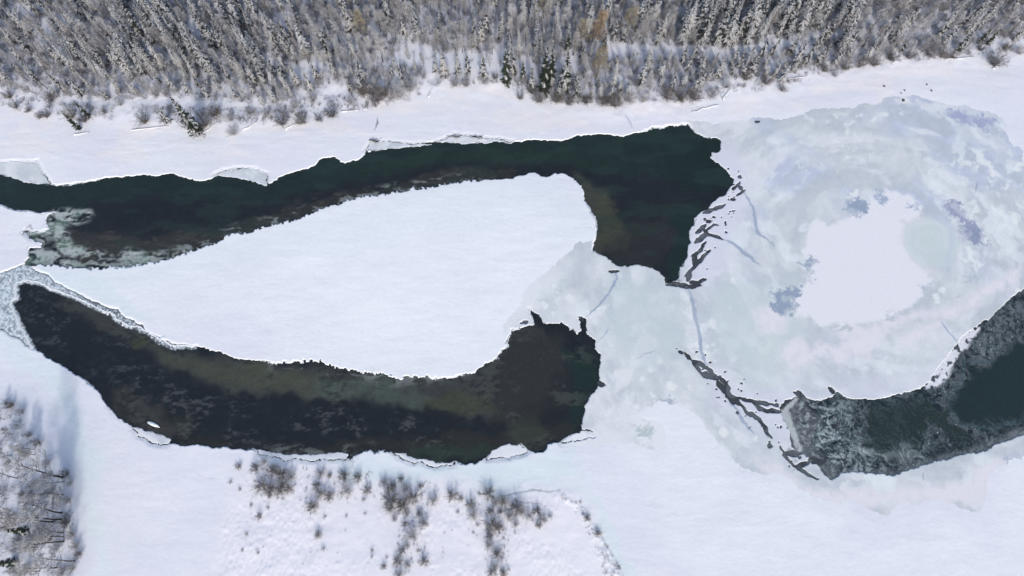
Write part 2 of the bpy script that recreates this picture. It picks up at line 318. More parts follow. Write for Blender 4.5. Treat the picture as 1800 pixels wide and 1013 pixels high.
ci = mixc(ci, (226, 234, 242), sst(.58, .74, fbm(X, Y, 2.1, 4, 1)) * sst(.45, .62, fbm(X, Y, 11, 3, 0)) * .75)
for p, c, a in [([(1222,240),(1290,250),(1320,300),(1310,360),(1290,420),(1270,480),(1235,505),(1190,470),(1200,430),(1230,370),(1285,325)], (207,213,233), .9),
                ([(1240,640),(1290,670),(1380,705),(1400,760),(1400,800),(1370,790),(1300,730),(1250,690)], (205,212,231), .8),
                ([(1360,690),(1480,680),(1600,676),(1640,650),(1690,590),(1700,600),(1640,690),(1480,700),(1380,705)], (207,214,232), .7),
                ([(1250,500),(1400,490),(1420,590),(1360,680),(1260,620)], (196,212,220), .7),
                ([(1080,480),(1200,510),(1210,600),(1130,640),(1060,600)], (193,209,219), .7)]:
    ci = mixc(ci, c, sst(-3, 3, sdf(GP(p), XF, YF, 9)) * a)
WHITE = [[(1562,338),(1585,343),(1600,350),(1615,365),(1610,378),(1585,390),(1582,408),(1587,433),(1600,458),(1620,478),(1628,498),(1622,508),(1615,526),(1590,548),(1562,558),(1510,563),(1470,571),(1445,568),(1425,553),(1400,551),(1400,526),(1410,508),(1422,498),(1435,470),(1430,453),(1412,443),(1420,415),(1425,393),(1442,389),(1457,398),(1485,388),(1505,378),(1522,360),(1537,353),(1545,342)]]
PINK = [[(1330,545),(1352,530),(1375,548),(1378,580),(1362,586),(1335,580)], [(1402,596),(1415,598),(1425,616),(1450,606),(1470,613),(1490,601),(1525,593),(1550,603),(1535,631),(1500,626),(1480,646),(1470,648),(1450,623),(1432,631),(1405,653),(1382,633),(1378,618)],
        [(1587,593),(1660,566),(1657,573),(1607,613),(1597,611)], [(1465,572),(1525,568),(1590,555),(1650,540),(1720,520),(1775,484),(1800,470),(1800,490),(1770,512),(1700,545),(1600,566),(1530,590),(1480,592)],
        [(1405,850),(1450,858),(1500,862),(1560,868),(1640,855),(1700,838),(1760,800),(1780,810),(1720,885),(1600,880),(1520,895),(1420,885)], [(1330,800),(1360,812),(1400,838),(1400,850),(1350,830)]]
for p in PINK: ci = mixc(ci, (219, 221, 235), sst(-1.6, 1.2, sdf(GP(p), XF * .6 + X * .4 + m1, YF * .6 + Y * .4 + m2, 6)) * (.75 + .25 * sst(.35, .55, fine)))
cxe, cye = G(1634, 425); re = np.hypot((X - cxe) / 6.6, (Y - cye) / 6.4) + n1 * .25
ci = mixc(ci, (196, 211, 219), sst(1.15, .95, re) * .9)
re2 = re + big1 * .9 + n2 * .3
ci = mixc(ci, (214, 221, 233), sst(.22, .03, np.abs(re2 - .75)) * .3 * sst(.42, .58, sw2) + sst(.18, .03, np.abs(re2 - .35)) * .15)
ci = mixc(ci, (187, 199, 222), sst(.3, .0, np.abs(re2 - 1.0)) * .5 * sst(0, 4, X - cxe))
ci = mixc(ci, (222, 220, 232), sst(.25, .0, np.abs(re2 - 1.05)) * .7 * sst(2, -3, X - cxe))
for p in WHITE: ci = mixc(ci, (221, 226, 240), sst(-.9, .5, sdf(GP(p), XW * .65 + XF * .35, YW * .65 + YF * .35, 6) + (fine - .5) * 2))
ci = mixc(ci, (222, 227, 238), inpoly([(1078,651),(1117,648),(1112,666),(1100,678),(1081,691),(1080,670)], 1, .5) * .7)
ci = mixc(ci, (221, 225, 238), inpoly([(1060,735),(1076,715),(1090,690),(1100,700),(1085,735),(1068,762),(1050,765)], 2, 1.0) * .6)
ci = mixc(ci, (220, 226, 238), inpoly([(1110,735),(1140,712),(1175,715),(1205,710),(1250,760),(1290,800),(1200,800),(1120,775)], 1, .8))
GREY = [([(1488,355),(1505,345),(1522,348),(1525,362),(1518,378),(1500,380),(1486,370)],(146,164,190)), ([(1540,340),(1552,334),(1563,343),(1560,353),(1545,355),(1538,350)],(160,176,203)), ([(1597,358),(1606,356),(1617,360),(1612,366),(1599,366)],(160,176,203)),
        ([(1658,356),(1685,356),(1700,388),(1717,389),(1737,423),(1720,434),(1695,418),(1687,388),(1665,378)],(152,160,192)), ([(1705,400),(1715,398),(1725,415),(1715,425)],(136,152,180)), ([(1421,457),(1430,453),(1436,462),(1428,470),(1421,466)],(150,165,190)), ([(1422,475),(1430,478),(1432,490),(1424,492)],(160,176,196)),
        ([(1357,511),(1385,502),(1410,508),(1397,531),(1402,548),(1377,554),(1357,543),(1362,525)],(146,162,188)),
        ([(1650,196),(1692,195),(1725,202),(1757,215),(1750,222),(1720,220),(1682,212)],(160,170,204)), ([(1734,225),(1748,222),(1760,240),(1745,236)],(170,182,208)),
        ([(1132,708),(1160,701),(1190,706),(1182,721),(1160,713)],(168,182,200)), ([(1100,750),(1140,746),(1150,758),(1147,772),(1130,765)],(180,196,204)),
        ([(1770,805),(1790,800),(1810,810),(1805,830),(1780,828)],(178,188,212)), ([(1622,500),(1640,500),(1640,510),(1625,510)],(175,188,205)), ([(1697,485),(1708,480),(1710,495),(1698,498)],(170,184,202)),
        ([(930,530),(950,512),(985,492),(1005,470),(1010,480),(985,510),(950,530)],(188,203,212)), ([(1390,795),(1400,790),(1403,802),(1392,802)],(120,130,140))]
for p, c in GREY: ci = mixc(ci, c, sst(-.55, .45, sdf(GP(p), X + n1 * 3.0 + m1 * 2.6 + f1 * 1.6, Y + n2 * 3.0 + m2 * 2.6 + f2 * 1.6, 4)) * (.55 + .45 * sst(.35, .6, fbm(X, Y, 1.6, 4, 2))))
wisp = inpoly([(1450,575),(1600,540),(1640,525),(1700,520),(1700,535),(1600,560),(1480,590)], 0, 1)
ci = mixc(ci, (180, 192, 204), wisp * sst(.60, .68, fbm(X * .4 + n1 * 2, Y - .25 * X, 1.4, 3, 4)) * .8)
ci = mixc(ci, (152, 168, 194), sst(.12, -.10, ckb) * .9)
ci = mixc(ci, (96, 104, 116), sst(.20, .0, ckd) * .9)
ci = mixc(ci, (220, 227, 240), sst(3.5, -.5, sI + (fine - .5) * 4 + big1 * 4) * .75 * sst(1130, 1040, PXg) * sst(430, 500, PYg))
ci = mixc(ci, (221, 226, 238), sst(.50, .66, fbm(X + n1 * 2, Y * .8 + n2 * 2, 5, 5, 7)) * sst(1300, 1100, PXg) * .35)
# the shelf ice along the banks: thin, grey, mottled
fcol = np.zeros(X.shape + (3,)) + lin((190, 200, 214))
fcol = mixc(fcol, (100, 110, 118), sst(.5, .62, fbm(X, Y, 1.2, 3, 5)))
fcol = mixc(fcol, (214, 222, 236), sst(.50, .60, fbm(X, Y, 1.7, 3, 6)))
fcol = mixc(fcol, (203, 212, 229), shm * .85)
fm = sst(-.25, .0, Wt)
ci = ci + (fcol - ci) * (fm * (sI < 3))[..., None]
ice = grid_object('river_ice', X, Y, Zi, ci * .965, attr_mat('river_ice', .6, .3, .035, 2.2, .25, 3.0, .06), keepI)

# --- snow sheet
def band(pts, wd, soft=.6): return sst(wd * .067 + soft, wd * .067 - soft, ldist(GP(pts), X + n1 * 1.2, Y + n2 * 1.2, 8))
def shore_ice(): return 0
Zs = np.zeros(X.shape)
Zs += (fbm(X, Y, 14, 3, 1) - .5) * .25
Zs += (fbm(X * .55, Y * 1.6, 2.6, 4, 2) - .5) * .06
dune = inpoly([(425,835),(520,815),(640,830),(760,850),(900,870),(1010,862),(1050,930),(1095,1020),(1095,1100),(380,1100),(400,930)], 2, 2.0)
hum = fbm(X * 1.25, Y * .75, .62, 2, 3)
humz = dune * sst(.42, .6, fbm(X, Y, 8, 3, 4))
Zs += humz * (hum - .5) * .13 + dune * (fbm(X, Y, 5, 3, 2) - .4) * .25
scarp = inpoly([(1000,866),(1018,880),(1035,910),(1055,945),(1080,985),(1096,1020),(1075,1020),(1050,975),(1030,930),(1010,895),(975,872)], 1, .5)
Zs += scarp * (fbm(X, Y, .8, 3, 6) - .35) * .3
bank = inpoly([(-60,140),(0,165),(60,185),(150,205),(300,215),(400,215),(500,200),(600,185),(700,165),(800,150),(900,162),(1000,190),(1100,195),(1200,190),(1290,168),(1400,145),(1500,125),(1600,112),(1700,105),(1860,88),(1860,-300),(-60,-300)], 0, 5.0)
Zs += bank * .4
bz = bank * (1 - inpoly([(-60,110),(450,150),(700,135),(900,130),(1100,150),(1300,125),(1500,95),(1860,50),(1860,-400),(-60,-400)], 0, 3))
Zs += bz * (fbm(X, Y, 2.2, 4, 5) - .5) * .55
nb = inpoly([(-60,160),(0,185),(200,215),(430,225),(600,205),(760,150),(880,150),(960,185),(1150,190),(1300,165),(1500,125),(1860,90),(1860,150),(1600,178),(1320,212),(1150,220),(700,240),(450,270),(0,285),(-60,285)], 2, 1.5)
Zs += nb * (fbm(X * .45 + .15 * Y, Y * 1.3, 1.5, 3, 4) - .5) * .07
def path_pts():
    return [[(-60,150),(0,156),(50,166),(100,178),(200,181),(300,179),(400,184),(450,186),(520,182),(580,168),(640,150),(700,128),(760,106),(830,100),(900,104),(960,112),(1040,98),(1100,93),(1160,95),(1230,97),(1300,88),(1350,78),(1400,76),(1450,74),(1520,68),(1600,62),(1660,50),(1740,38),(1860,20)]]
pd = ldist(GP(path_pts()[0]), X, Y, 4)
Zs += -sst(3.2, .6, pd) * .08 
sIs = sdf(GP(ICE), XW + m1 * .5, YW + m2 * .5, 40)
flat = sst(-5, -1, sIs); Zs = Zs * (1 - flat) - sst(-4.5, .6, sIs) * .10 - sst(.6, 1.4, sIs) * .8
Zs -= sst(-.07, .10, Wt) * 1.1
for p in FR_L:
    q_ = sst(-.6, .1, sdf(GP(p), XW, YW, 5)); Zs = Zs * (1 - q_) - q_ * np.where(Wt > 0, 1.0, .24)
for p in shelf:
    q_ = sst(-1.2, .1, sdf(GP(p), XW, YW, 5)); Zs = np.where(Wt < .1, Zs * (1 - q_) - q_ * .22, Zs)
Zs = np.where((np.abs(X) > 170) | (Y > 175) | (Y < -30), np.where(Wt > 0, Zs, .0), Zs)
keepS = Zs > -.75
cs = np.zeros(X.shape + (3,)) + lin((219, 226, 240))
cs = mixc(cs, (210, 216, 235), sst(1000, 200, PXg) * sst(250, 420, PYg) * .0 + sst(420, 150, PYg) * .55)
cs = mixc(cs, (212, 217, 236), sst(.44, .6, fbm(X, Y, 25, 3, 5)) * .5)
cyan = np.maximum(inpoly([(600,800),(700,812),(860,816),(960,792),(1010,772),(1020,860),(900,872),(780,850),(600,830)], 2, 2) ,
       np.maximum(inpoly([(150,740),(175,800),(180,1100),(158,1100),(160,850),(120,740),(40,640),(0,600),(0,620),(-60,640),(-60,560),(40,600),(110,670)], 2, 2.5),
                  inpoly([(1000,862),(1040,880),(1110,990),(1120,1100),(1095,1100),(1080,1000),(1030,900)], 2, 1.5)))
cyan = np.maximum(cyan, inpoly([(100,480),(180,475),(320,452),(480,410),(760,335),(980,310),(1040,370),(1040,420),(980,440),(980,380),(700,420),(300,480),(160,520)], 2, 4) * .6)
cyan = np.maximum(cyan, inpoly([(60,480),(130,478),(190,490),(260,570),(180,530),(100,500)], 2, 1.0) * .9)
cs = mixc(cs, (209, 224, 236), cyan * .85)
cs = mixc(cs, (224, 233, 246), inpoly([(500,420),(900,340),(1000,400),(900,560),(850,640),(620,620),(480,540)], 2, 8) * .6)
cs = mixc(cs, (230, 230, 244), dune * .35)
cs = mixc(cs, (226, 226, 234), nb * sst(.5, .65, fbm(X * .5, Y, 6, 3, 0)) * .5)
cs = mixc(cs, (200, 208, 228), inpoly([(-60,640),(0,650),(60,720),(110,790),(140,850),(150,1100),(-60,1100)], 2, 3.0) * .6)  # bluish shade of the grove trees painted into the snow colour
for P_, w_, c_, a_ in [([(662,208),(664,216),(661,222),(658,229)], 2.2, (96,106,124), .8), ([(1100,203),(1105,212),(1112,225)], 3, (150,164,190), .6), ([(560,190),(640,196),(700,183),(730,172)], 2, (196,206,224), .5),
        ([(880,874),(905,867),(940,862),(960,864),(985,862)], 2, (140,152,170), .7), ([(900,880),(925,884),(955,886)], 1.6, (150,160,180), .6), ([(230,232),(300,226),(310,220)], 1.6, (200,210,224), .5),
        ([(43,405),(52,398),(58,404)], 4, (110,118,130), .5), ([(1230,226),(1290,228),(1303,224)], 1.6, (120,134,156), .7), ([(1440,200),(1500,202),(1530,190)], 1.4, (180,192,210), .5), ([(300,198),(420,205),(440,212)], 1.6, (200,206,224), .5),
        ([(1005,876),(1030,905),(1060,950),(1090,1000)], 2.2, (196,204,218), .5), ([(345,832),(360,842),(390,843)], 1.4, (198,206,222), .6)]:
    cs = mixc(cs, c_, sst(.14, -.08, lead(GP(P_), w_ * .07, X + m1 * .6, Y + m2 * .6)) * a_)
cs = cs * (1 + .035 * (fbm(X, Y, 1.6, 4, 1) - .5) + .03 * (fbm(X * .5, Y * 1.4, 5, 4, 6) - .5))[..., None]
Sm = attr_mat('snow', .75, .25, .018, .9, .35, 1.3, .10)
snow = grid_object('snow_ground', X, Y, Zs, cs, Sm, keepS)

# --- water (opaque river, bed colours and drifting frazil seen through it)
Zw = np.full(X.shape, WATER_Z)
keepW = (Wt > -2.0) | (ckd < .5) | (frL > 0)
cw = np.zeros(X.shape + (3,)) + lin((36, 42, 50))
xq, yq = X + big1 * 5 + n1 * 3.5, Y + big2 * 4 + n2 * 3.5
def wp(p, c, a=1, soft=1.2):
    global cw
    cw = mixc(cw, c, sst(-soft, soft, sdf(GP(p), xq, yq, 8)) * a)
wp([(-60,280),(0,290),(450,300),(640,255),(900,230),(1300,200),(1300,330),(1180,310),(1050,300),(900,282),(800,290),(700,300),(640,316),(560,336),(450,350),(400,352),(350,356),(300,350),(210,342),(170,348),(155,366),(0,372),(-60,372)], (36,50,53), .95)
wp([(600,300),(750,270),(900,262),(1100,280),(1000,292),(800,290),(700,302)], (38,54,52), .6)
wp([(120,400),(250,420),(420,395),(500,385),(500,410),(300,460),(150,462),(110,430)], (57,59,63), .85)
wp([(450,385),(600,340),(800,300),(900,296),(900,316),(700,345),(520,395),(440,410)], (56,58,61), .75, .8)
wp([(1018,310),(1060,330),(1085,370),(1110,410),(1108,430),(1080,445),(1040,440),(1050,400),(1025,340)], (68,71,69), .9)
wp([(1050,330),(1075,360),(1105,395),(1110,430),(1060,430),(1062,390)], (68,73,61), .6)
wp([(1060,440),(1110,380),(1180,385),(1190,430),(1150,470),(1090,475)], (50,52,57), .7, 2)
wp([(1170,380),(1235,350),(1225,400),(1205,470),(1180,500),(1165,480),(1185,430)], (33,51,52), .8)
wp([(1160,250),(1270,240),(1300,310),(1230,340),(1170,310)], (31,46,48), .7)
# lower channel
wp([(110,520),(200,560),(300,610),(450,632),(600,645),(720,662),(850,640),(900,570),(960,570),(1000,620),(960,700),(850,740),(760,720),(700,702),(560,700),(420,692),(330,650),(230,610),(160,570),(100,540)], (63,67,71), .95)
wp([(270,608),(400,640),(470,645),(560,655),(640,668),(700,690),(560,696),(440,688),(380,662),(290,625)], (74,80,74), .85)
wp([(560,660),(680,665),(760,700),(730,722),(640,700),(560,695)], (74,86,86), .8)
wp([(730,700),(850,690),(870,725),(800,735),(740,715)], (68,74,64), .7)
wp([(220,605),(240,598),(252,610),(240,618)], (62,70,58), .8, .6)
wp([(195,680),(235,690),(280,730),(315,762),(290,780),(250,760),(210,730)], (62,64,67), .95)
wp([(305,740),(330,740),(330,765),(310,765)], (56,61,56), .6, .7)
wp([(300,780),(300,765),(420,775),(560,780),(700,780),(880,760),(1020,740),(1010,770),(850,800),(700,800),(500,800)], (50,52,54), .8)
wp([(890,720),(950,715),(960,780),(920,792),(890,770)], (64,70,66), .6)
wp([(980,600),(1050,620),(1045,690),(1015,750),(1000,740),(1020,660)], (35,54,54), .8)
wp([(720,790),(850,785),(870,800),(780,815),(720,808)], (50,66,60), .6)
mot = .6 * fbm(X * .7, Y * 1.5, 1.3, 4, 6) + .4 * fbm(X * .8, Y * 1.4, .5, 3, 2); mot2 = fbm(X, Y, 5, 4, 3)
inB = sst(-1, 0, sB)
darkz = inB * inpoly([(30,510),(120,560),(220,610),(330,680),(440,712),(600,712),(720,715),(820,760),(800,800),(500,790),(320,775),(290,740),(200,670),(60,600)], 2, 3)
cw = mixc(cw, (74, 80, 86), darkz * sst(.52, .66, mot) * sst(.40, .56, mot2) * .65)
cw = mixc(cw, (30, 35, 44), inB * sst(.54, .44, mot) * sst(.5, .62, mot2) * .5)
cw = cw * (1 + .28 * (mot2 - .5) + .45 * (mot - .5))[..., None]
wp([(865,650),(900,585),(960,572),(1000,600),(1005,700),(940,745),(860,735)], (47,50,55), .75, 2.5)
cw = mixc(cw, (76, 82, 84), inpoly([(850,580),(1050,600),(1040,760),(850,780)], 2, 4) * inB * sst(.54, .64, mot2 * .6 + mot * .4) * .5)
inA = sst(-1, 0, sA)
cw = mixc(cw, (44, 62, 62), inA * sst(.54, .66, fbm(X * .45, Y * 1.4, 4, 4, 1)) * .45)
cw = mixc(cw, (72, 72, 74), inA * sst(.55, .68, fbm(X * .6, Y * 1.6, 1.1, 4, 5)) * inpoly([(100,400),(400,410),(560,345),(900,290),(900,320),(560,375),(400,420),(300,460),(100,470)], 2, 2) * .6)
cw = cw * np.array([.86, .86, .82])
# floating frazil, upper left
flow = fbm(X * .5 + n2 * 3, Y * 1.7 + n1 * 3, 1.3, 4, 7)
cw = mixc(cw, (172, 184, 190), frA * sst(.36, .62, flow * .7 + .3 * fbm(X, Y, .7, 2, 1)) * .85)
cw = mixc(cw, (130, 160, 152), frA * sst(.55, .7, fbm(X, Y, 4, 3, 2)) * .35)
scum = sst(-3.0, -.2, -np.abs(Wt - .9)) * sst(.55, .66, flow)
cw = mixc(cw, (120, 130, 134), scum * (sC < -2) * teethz * .8)
cw = mixc(cw, (140, 158, 156), inpoly([(1195,480),(1215,450),(1225,400),(1250,362),(1262,355),(1245,372),(1230,400),(1222,440),(1205,470)], 1, .4) * .8)
# right pool
inC = sst(-1.2, -.2, sC)
g = fbm(X + n1 * 5, Y + n2 * 5, 1.0, 4, 0); g2 = fbm(X + big1 * 12, Y + big2 * 12, 8, 4, 6)
pool = sst(-1.6, .8, sdf(GP([(1860,590),(1800,602),(1785,606),(1765,613),(1747,626),(1730,641),(1715,653),(1700,666),(1692,681),(1687,701),(1680,716),(1677,726),(1690,736),(1712,741),(1740,742),(1770,736),(1800,723),(1860,700)]), X + n1 * 3.5 + big1 * 3 + m1, Y + n2 * 3.5 + big2 * 3 + m2, 8))
fz = (1 - pool)
cC = np.zeros(X.shape + (3,)) + lin((30, 39, 47))
ridge = 1 - np.abs(g - .5) * 9; ridge = np.clip(ridge, 0, 1)
upz = inpoly([(1640,690),(1700,600),(1860,450),(1860,600),(1770,620),(1700,680)], 0, 3)
gf = fbm(X + n1 * 3, Y + n2 * 3, .55, 3, 5); gv = rng.random(X.shape)
cC = mixc(cC, (112, 122, 134), sst(.42, .62, .55 * g + .45 * gf) * (.10 + .30 * sst(.46, .60, g2) + .45 * upz) * (.35 + .65 * gv))
cC = mixc(cC, (150, 166, 174), ridge * sst(.48, .60, g2) * .35 * gv)
cyn = inpoly([(1450,700),(1490,700),(1500,740),(1530,780),(1620,800),(1600,815),(1520,800),(1470,790),(1430,760)], 2, 3)
cC = mixc(cC, (136, 158, 166), cyn * sst(.52, .68, flow) * .22)
cC = mixc(cC, (100, 106, 116), inpoly([(1388,690),(1415,700),(1440,730),(1440,790),(1470,830),(1440,835),(1400,800),(1385,760),(1372,725)], 2, 2.0) * (.55 + .4 * sst(.4, .6, gf)))
cC = mixc(cC, (168, 182, 194), inpoly([(1400,700),(1470,690),(1500,740),(1520,800),(1560,830),(1470,830),(1420,780)], 2, 3) * sst(.60, .72, .5 * gf + .5 * g + .12 * gv) * .8)
cC = mixc(cC, (104, 112, 122), inpoly([(1470,830),(1560,828),(1640,808),(1700,790),(1800,752),(1860,735),(1860,760),(1800,772),(1650,815),(1560,838),(1460,845)], 1, .8) * (.5 + .5 * sst(.4, .6, g)))
cC = mixc(cC, (190, 200, 208), inpoly([(1372,722),(1395,700),(1402,702),(1388,722),(1400,760),(1408,792),(1400,796),(1388,762)], 1, .35) * .75)
cC = mixc(cC, (28, 30, 34), inpoly([(1420,806),(1440,808),(1450,812),(1445,820),(1430,815)], 1, .35))
sp = inpoly([(1625,680),(1645,650),(1672,615),(1700,585),(1712,572),(1722,575),(1700,610),(1680,630),(1668,660),(1650,680),(1625,684)], 1, .35)
cC = mixc(cC, (212, 217, 232), sp * sst(.64, .56, fbm(X, Y, .8, 2, 5)))
cC = mixc(cC, (200, 214, 222), (gv > .995) * fz * sst(.5, .6, g2) * .9)
cC = mixc(cC, (62, 84, 94), sst(.8, .1, np.abs(sdf(GP([(1677,720),(1690,738),(1712,744),(1740,745),(1770,739),(1800,726),(1860,705),(1860,640),(1700,640)]), xq * .3 + X * .7, yq * .3 + Y * .7, 5) + .8)) * .45)
str_ = np.clip(1 - np.abs(fbm((X + Y) * .9 + n1 * 5, (Y - X) * .35 + n2 * 5, .9, 4, 3) - .5) * 11, 0, 1)
cC = mixc(cC, (150, 174, 182), str_ * cyn * .6 + str_ * (1 - cyn) * .22 * (.3 + gv))
cC = mixc(cC, (170, 184, 192), inpoly([(1512,783),(1525,780),(1560,795),(1600,806),(1612,815),(1590,812),(1550,800),(1520,792)], 2, .8) * (.35 + .65 * str_))
cC = mixc(cC, (34, 48, 52), pool)
cC = mixc(cC, (40, 54, 52), fz * sst(.55, .45, g2) * inpoly([(1480,720),(1700,700),(1760,760),(1600,800),(1500,790)], 2, 3) * .7)
cw = cw + (cC - cw) * inC[..., None]
# the crackled, snow-dusted frazil of the left neck
nearC = np.clip(sst(.45, .6, flow) , 0, 1)
cL = np.zeros(X.shape + (3,)) + lin((196, 212, 228))
rid = np.clip(1 - np.abs(fbm(X * 1.1 + n1, Y * .8 + n2, .9, 3, 2) - .5) * 9, 0, 1)
cL = mixc(cL, (104, 116, 132), np.maximum(rid * .75, sst(.52, .66, fbm(X + Y * .4, Y * .8, .42, 3, 1)) * .75))
eastz = sst(60, 200, PXg)
cL = mixc(cL, (96, 104, 116), eastz * sst(.40, .54, .5 * g + .5 * fbm(X, Y, .4, 2, 3)) * .9)
cL = mixc(cL, (214, 222, 234), sst(.62, .70, fbm(X, Y, .5, 2, 4)) * .8)
ZL = np.full(X.shape, WATER_Z) + frL * .07 + frL * (rid * -.05)
cw = cw + (cL - cw) * frL[..., None]
cw = mixc(cw, (62, 68, 76), sst(.2, -.1, ckd) * 1.0); cw = mixc(cw, (90, 98, 108), sst(.2, -.1, ckd) * sst(.48, .6, fbm(X, Y, 2.5, 3, 2)) * (Wt < 0) * (frL < .5))
water = grid_object('river_water', X, Y, np.maximum(Zw, ZL), cw, attr_mat('river_water', .35, .25, .10, 1.6, .12, 1.5, .05), keepW)
def ground_z(x, y):
    i = int(np.clip(np.searchsorted(ax_, x), 1, len(ax_) - 1)); j = int(np.clip(np.searchsorted(ay_, y), 1, len(ay_) - 1))
    return float(max(Zs[j, i], Zs[j - 1, i - 1]))

# ------------------------------------------------------------------ plants
R = random.Random(11)
def prisms(A, B, ra, rb):
    """three-sided tapered sticks from A to B"""
    A = np.asarray(A, float); B = np.asarray(B, float); n = len(A)
    ra = np.broadcast_to(ra, n); rb = np.broadcast_to(rb, n)
    d = B - A; d /= np.linalg.norm(d, axis=1)[:, None] + 1e-9
    u = np.cross(d, np.where(np.abs(d[:, 2:3]) > .9, [[1., 0, 0]], [[0, 0, 1.]])); u /= np.linalg.norm(u, axis=1)[:, None] + 1e-9
    v = np.cross(d, u)
    V = np.zeros((n, 6, 3))
    for k in range(3):
        a = 2 * math.pi * k / 3; o = u * math.cos(a) + v * math.sin(a)
        V[:, k] = A + o * ra[:, None]; V[:, 3 + k] = B + o * rb[:, None]
    F = np.array([[0, 1, 4], [0, 4, 3], [1, 2, 5], [1, 5, 4], [2, 0, 3], [2, 3, 5]])
    F = (np.arange(n) * 6)[:, None, None] + F[None]
    return V.reshape(-1, 3), F.reshape(-1, 3)
def tube_path(P, r, n=6):
    """round tapering tube through P"""
    P = np.asarray(P, float); V = []; F = []
    for i, p in enumerate(P):
        d = P[min(i + 1, len(P) - 1)] - P[max(i - 1, 0)]; d /= np.linalg.norm(d) + 1e-9
        u = np.cross(d, [0.1, 1, .2] if abs(d[1]) < .9 else [1, 0, 0]); u /= np.linalg.norm(u); v = np.cross(d, u)
        for k in range(n):
            a = 2 * math.pi * k / n; V.append(p + (u * math.cos(a) + v * math.sin(a)) * r[i])
    for i in range(len(P) - 1):
        for k in range(n):
            a, b = i * n + k, i * n + (k + 1) % n
            F += [[a, b, b + n], [a, b + n, a + n]]
    c0 = len(V); V.append(P[0]); V.append(P[-1])
    for k in range(n):
        F.append([c0, (k + 1) % n, k]); m = (len(P) - 1) * n; F.append([c0 + 1, m + k, m + (k + 1) % n])
    return np.array(V), np.array(F)
def join(parts):
    Vs, Fs, Ms = [], [], []; o = 0
    for V, F, m in parts:
        Vs.append(V); Fs.append(F + o); Ms.append(np.full(len(F), m)); o += len(V)
    return np.concatenate(Vs), np.concatenate(Fs), np.concatenate(Ms)

M_bark = tint_mat('bark', (.085, .075, .068), (.16, .145, .135), scale=1.5, orand=.3)
M_deadwood = tint_mat('dead_bark', (.035, .030, .027), (.07, .062, .056), scale=2)
M_needle = tint_mat('needles', (.022, .030, .032), (.060, .068, .068), scale=1.2, orand=.3, hue_to=(.07, .064, .058))
M_needle_dark = tint_mat('dark_needles', (.018, .028, .020), (.04, .05, .034), scale=1.2, orand=.3)
M_rime = tint_mat('rime', (.42, .43, .45), (.72, .73, .75), scale=1.6, orand=.12, hue_to=(.58, .57, .56))
M_twig = tint_mat('twigs', (.085, .08, .085), (.235, .235, .255), scale=.6, orand=.28, hue_to=(.15, .135, .13))
M_twig_frost = tint_mat('frosted_twigs', (.30, .31, .34), (.60, .61, .64), scale=1.0, orand=.2, hue_to=(.50, .48, .47))
M_twig_dark = tint_mat('shrub_twigs', (.085, .078, .085), (.24, .22, .23), scale=1.5, orand=.3, hue_to=(.15, .135, .10))
M_larch = tint_mat('larch_needles', (.27, .185, .11), (.40, .33, .25), scale=1.0, orand=.15)
M_larch_pale = tint_mat('pale_larch_needles', (.32, .27, .18), (.48, .44, .34), scale=1.0, orand=.15)
M_snowcap = tint_mat('fresh_snow', (.78, .79, .81), (.86, .86, .87), scale=2, orand=.04)
M_icechunk = tint_mat('white_ice', (.70, .74, .78), (.84, .86, .88), scale=2, orand=.03, rough=.5)
M_stone = tint_mat('wet_stone', (.05, .05, .055), (.11, .11, .11), scale=6, orand=.2)

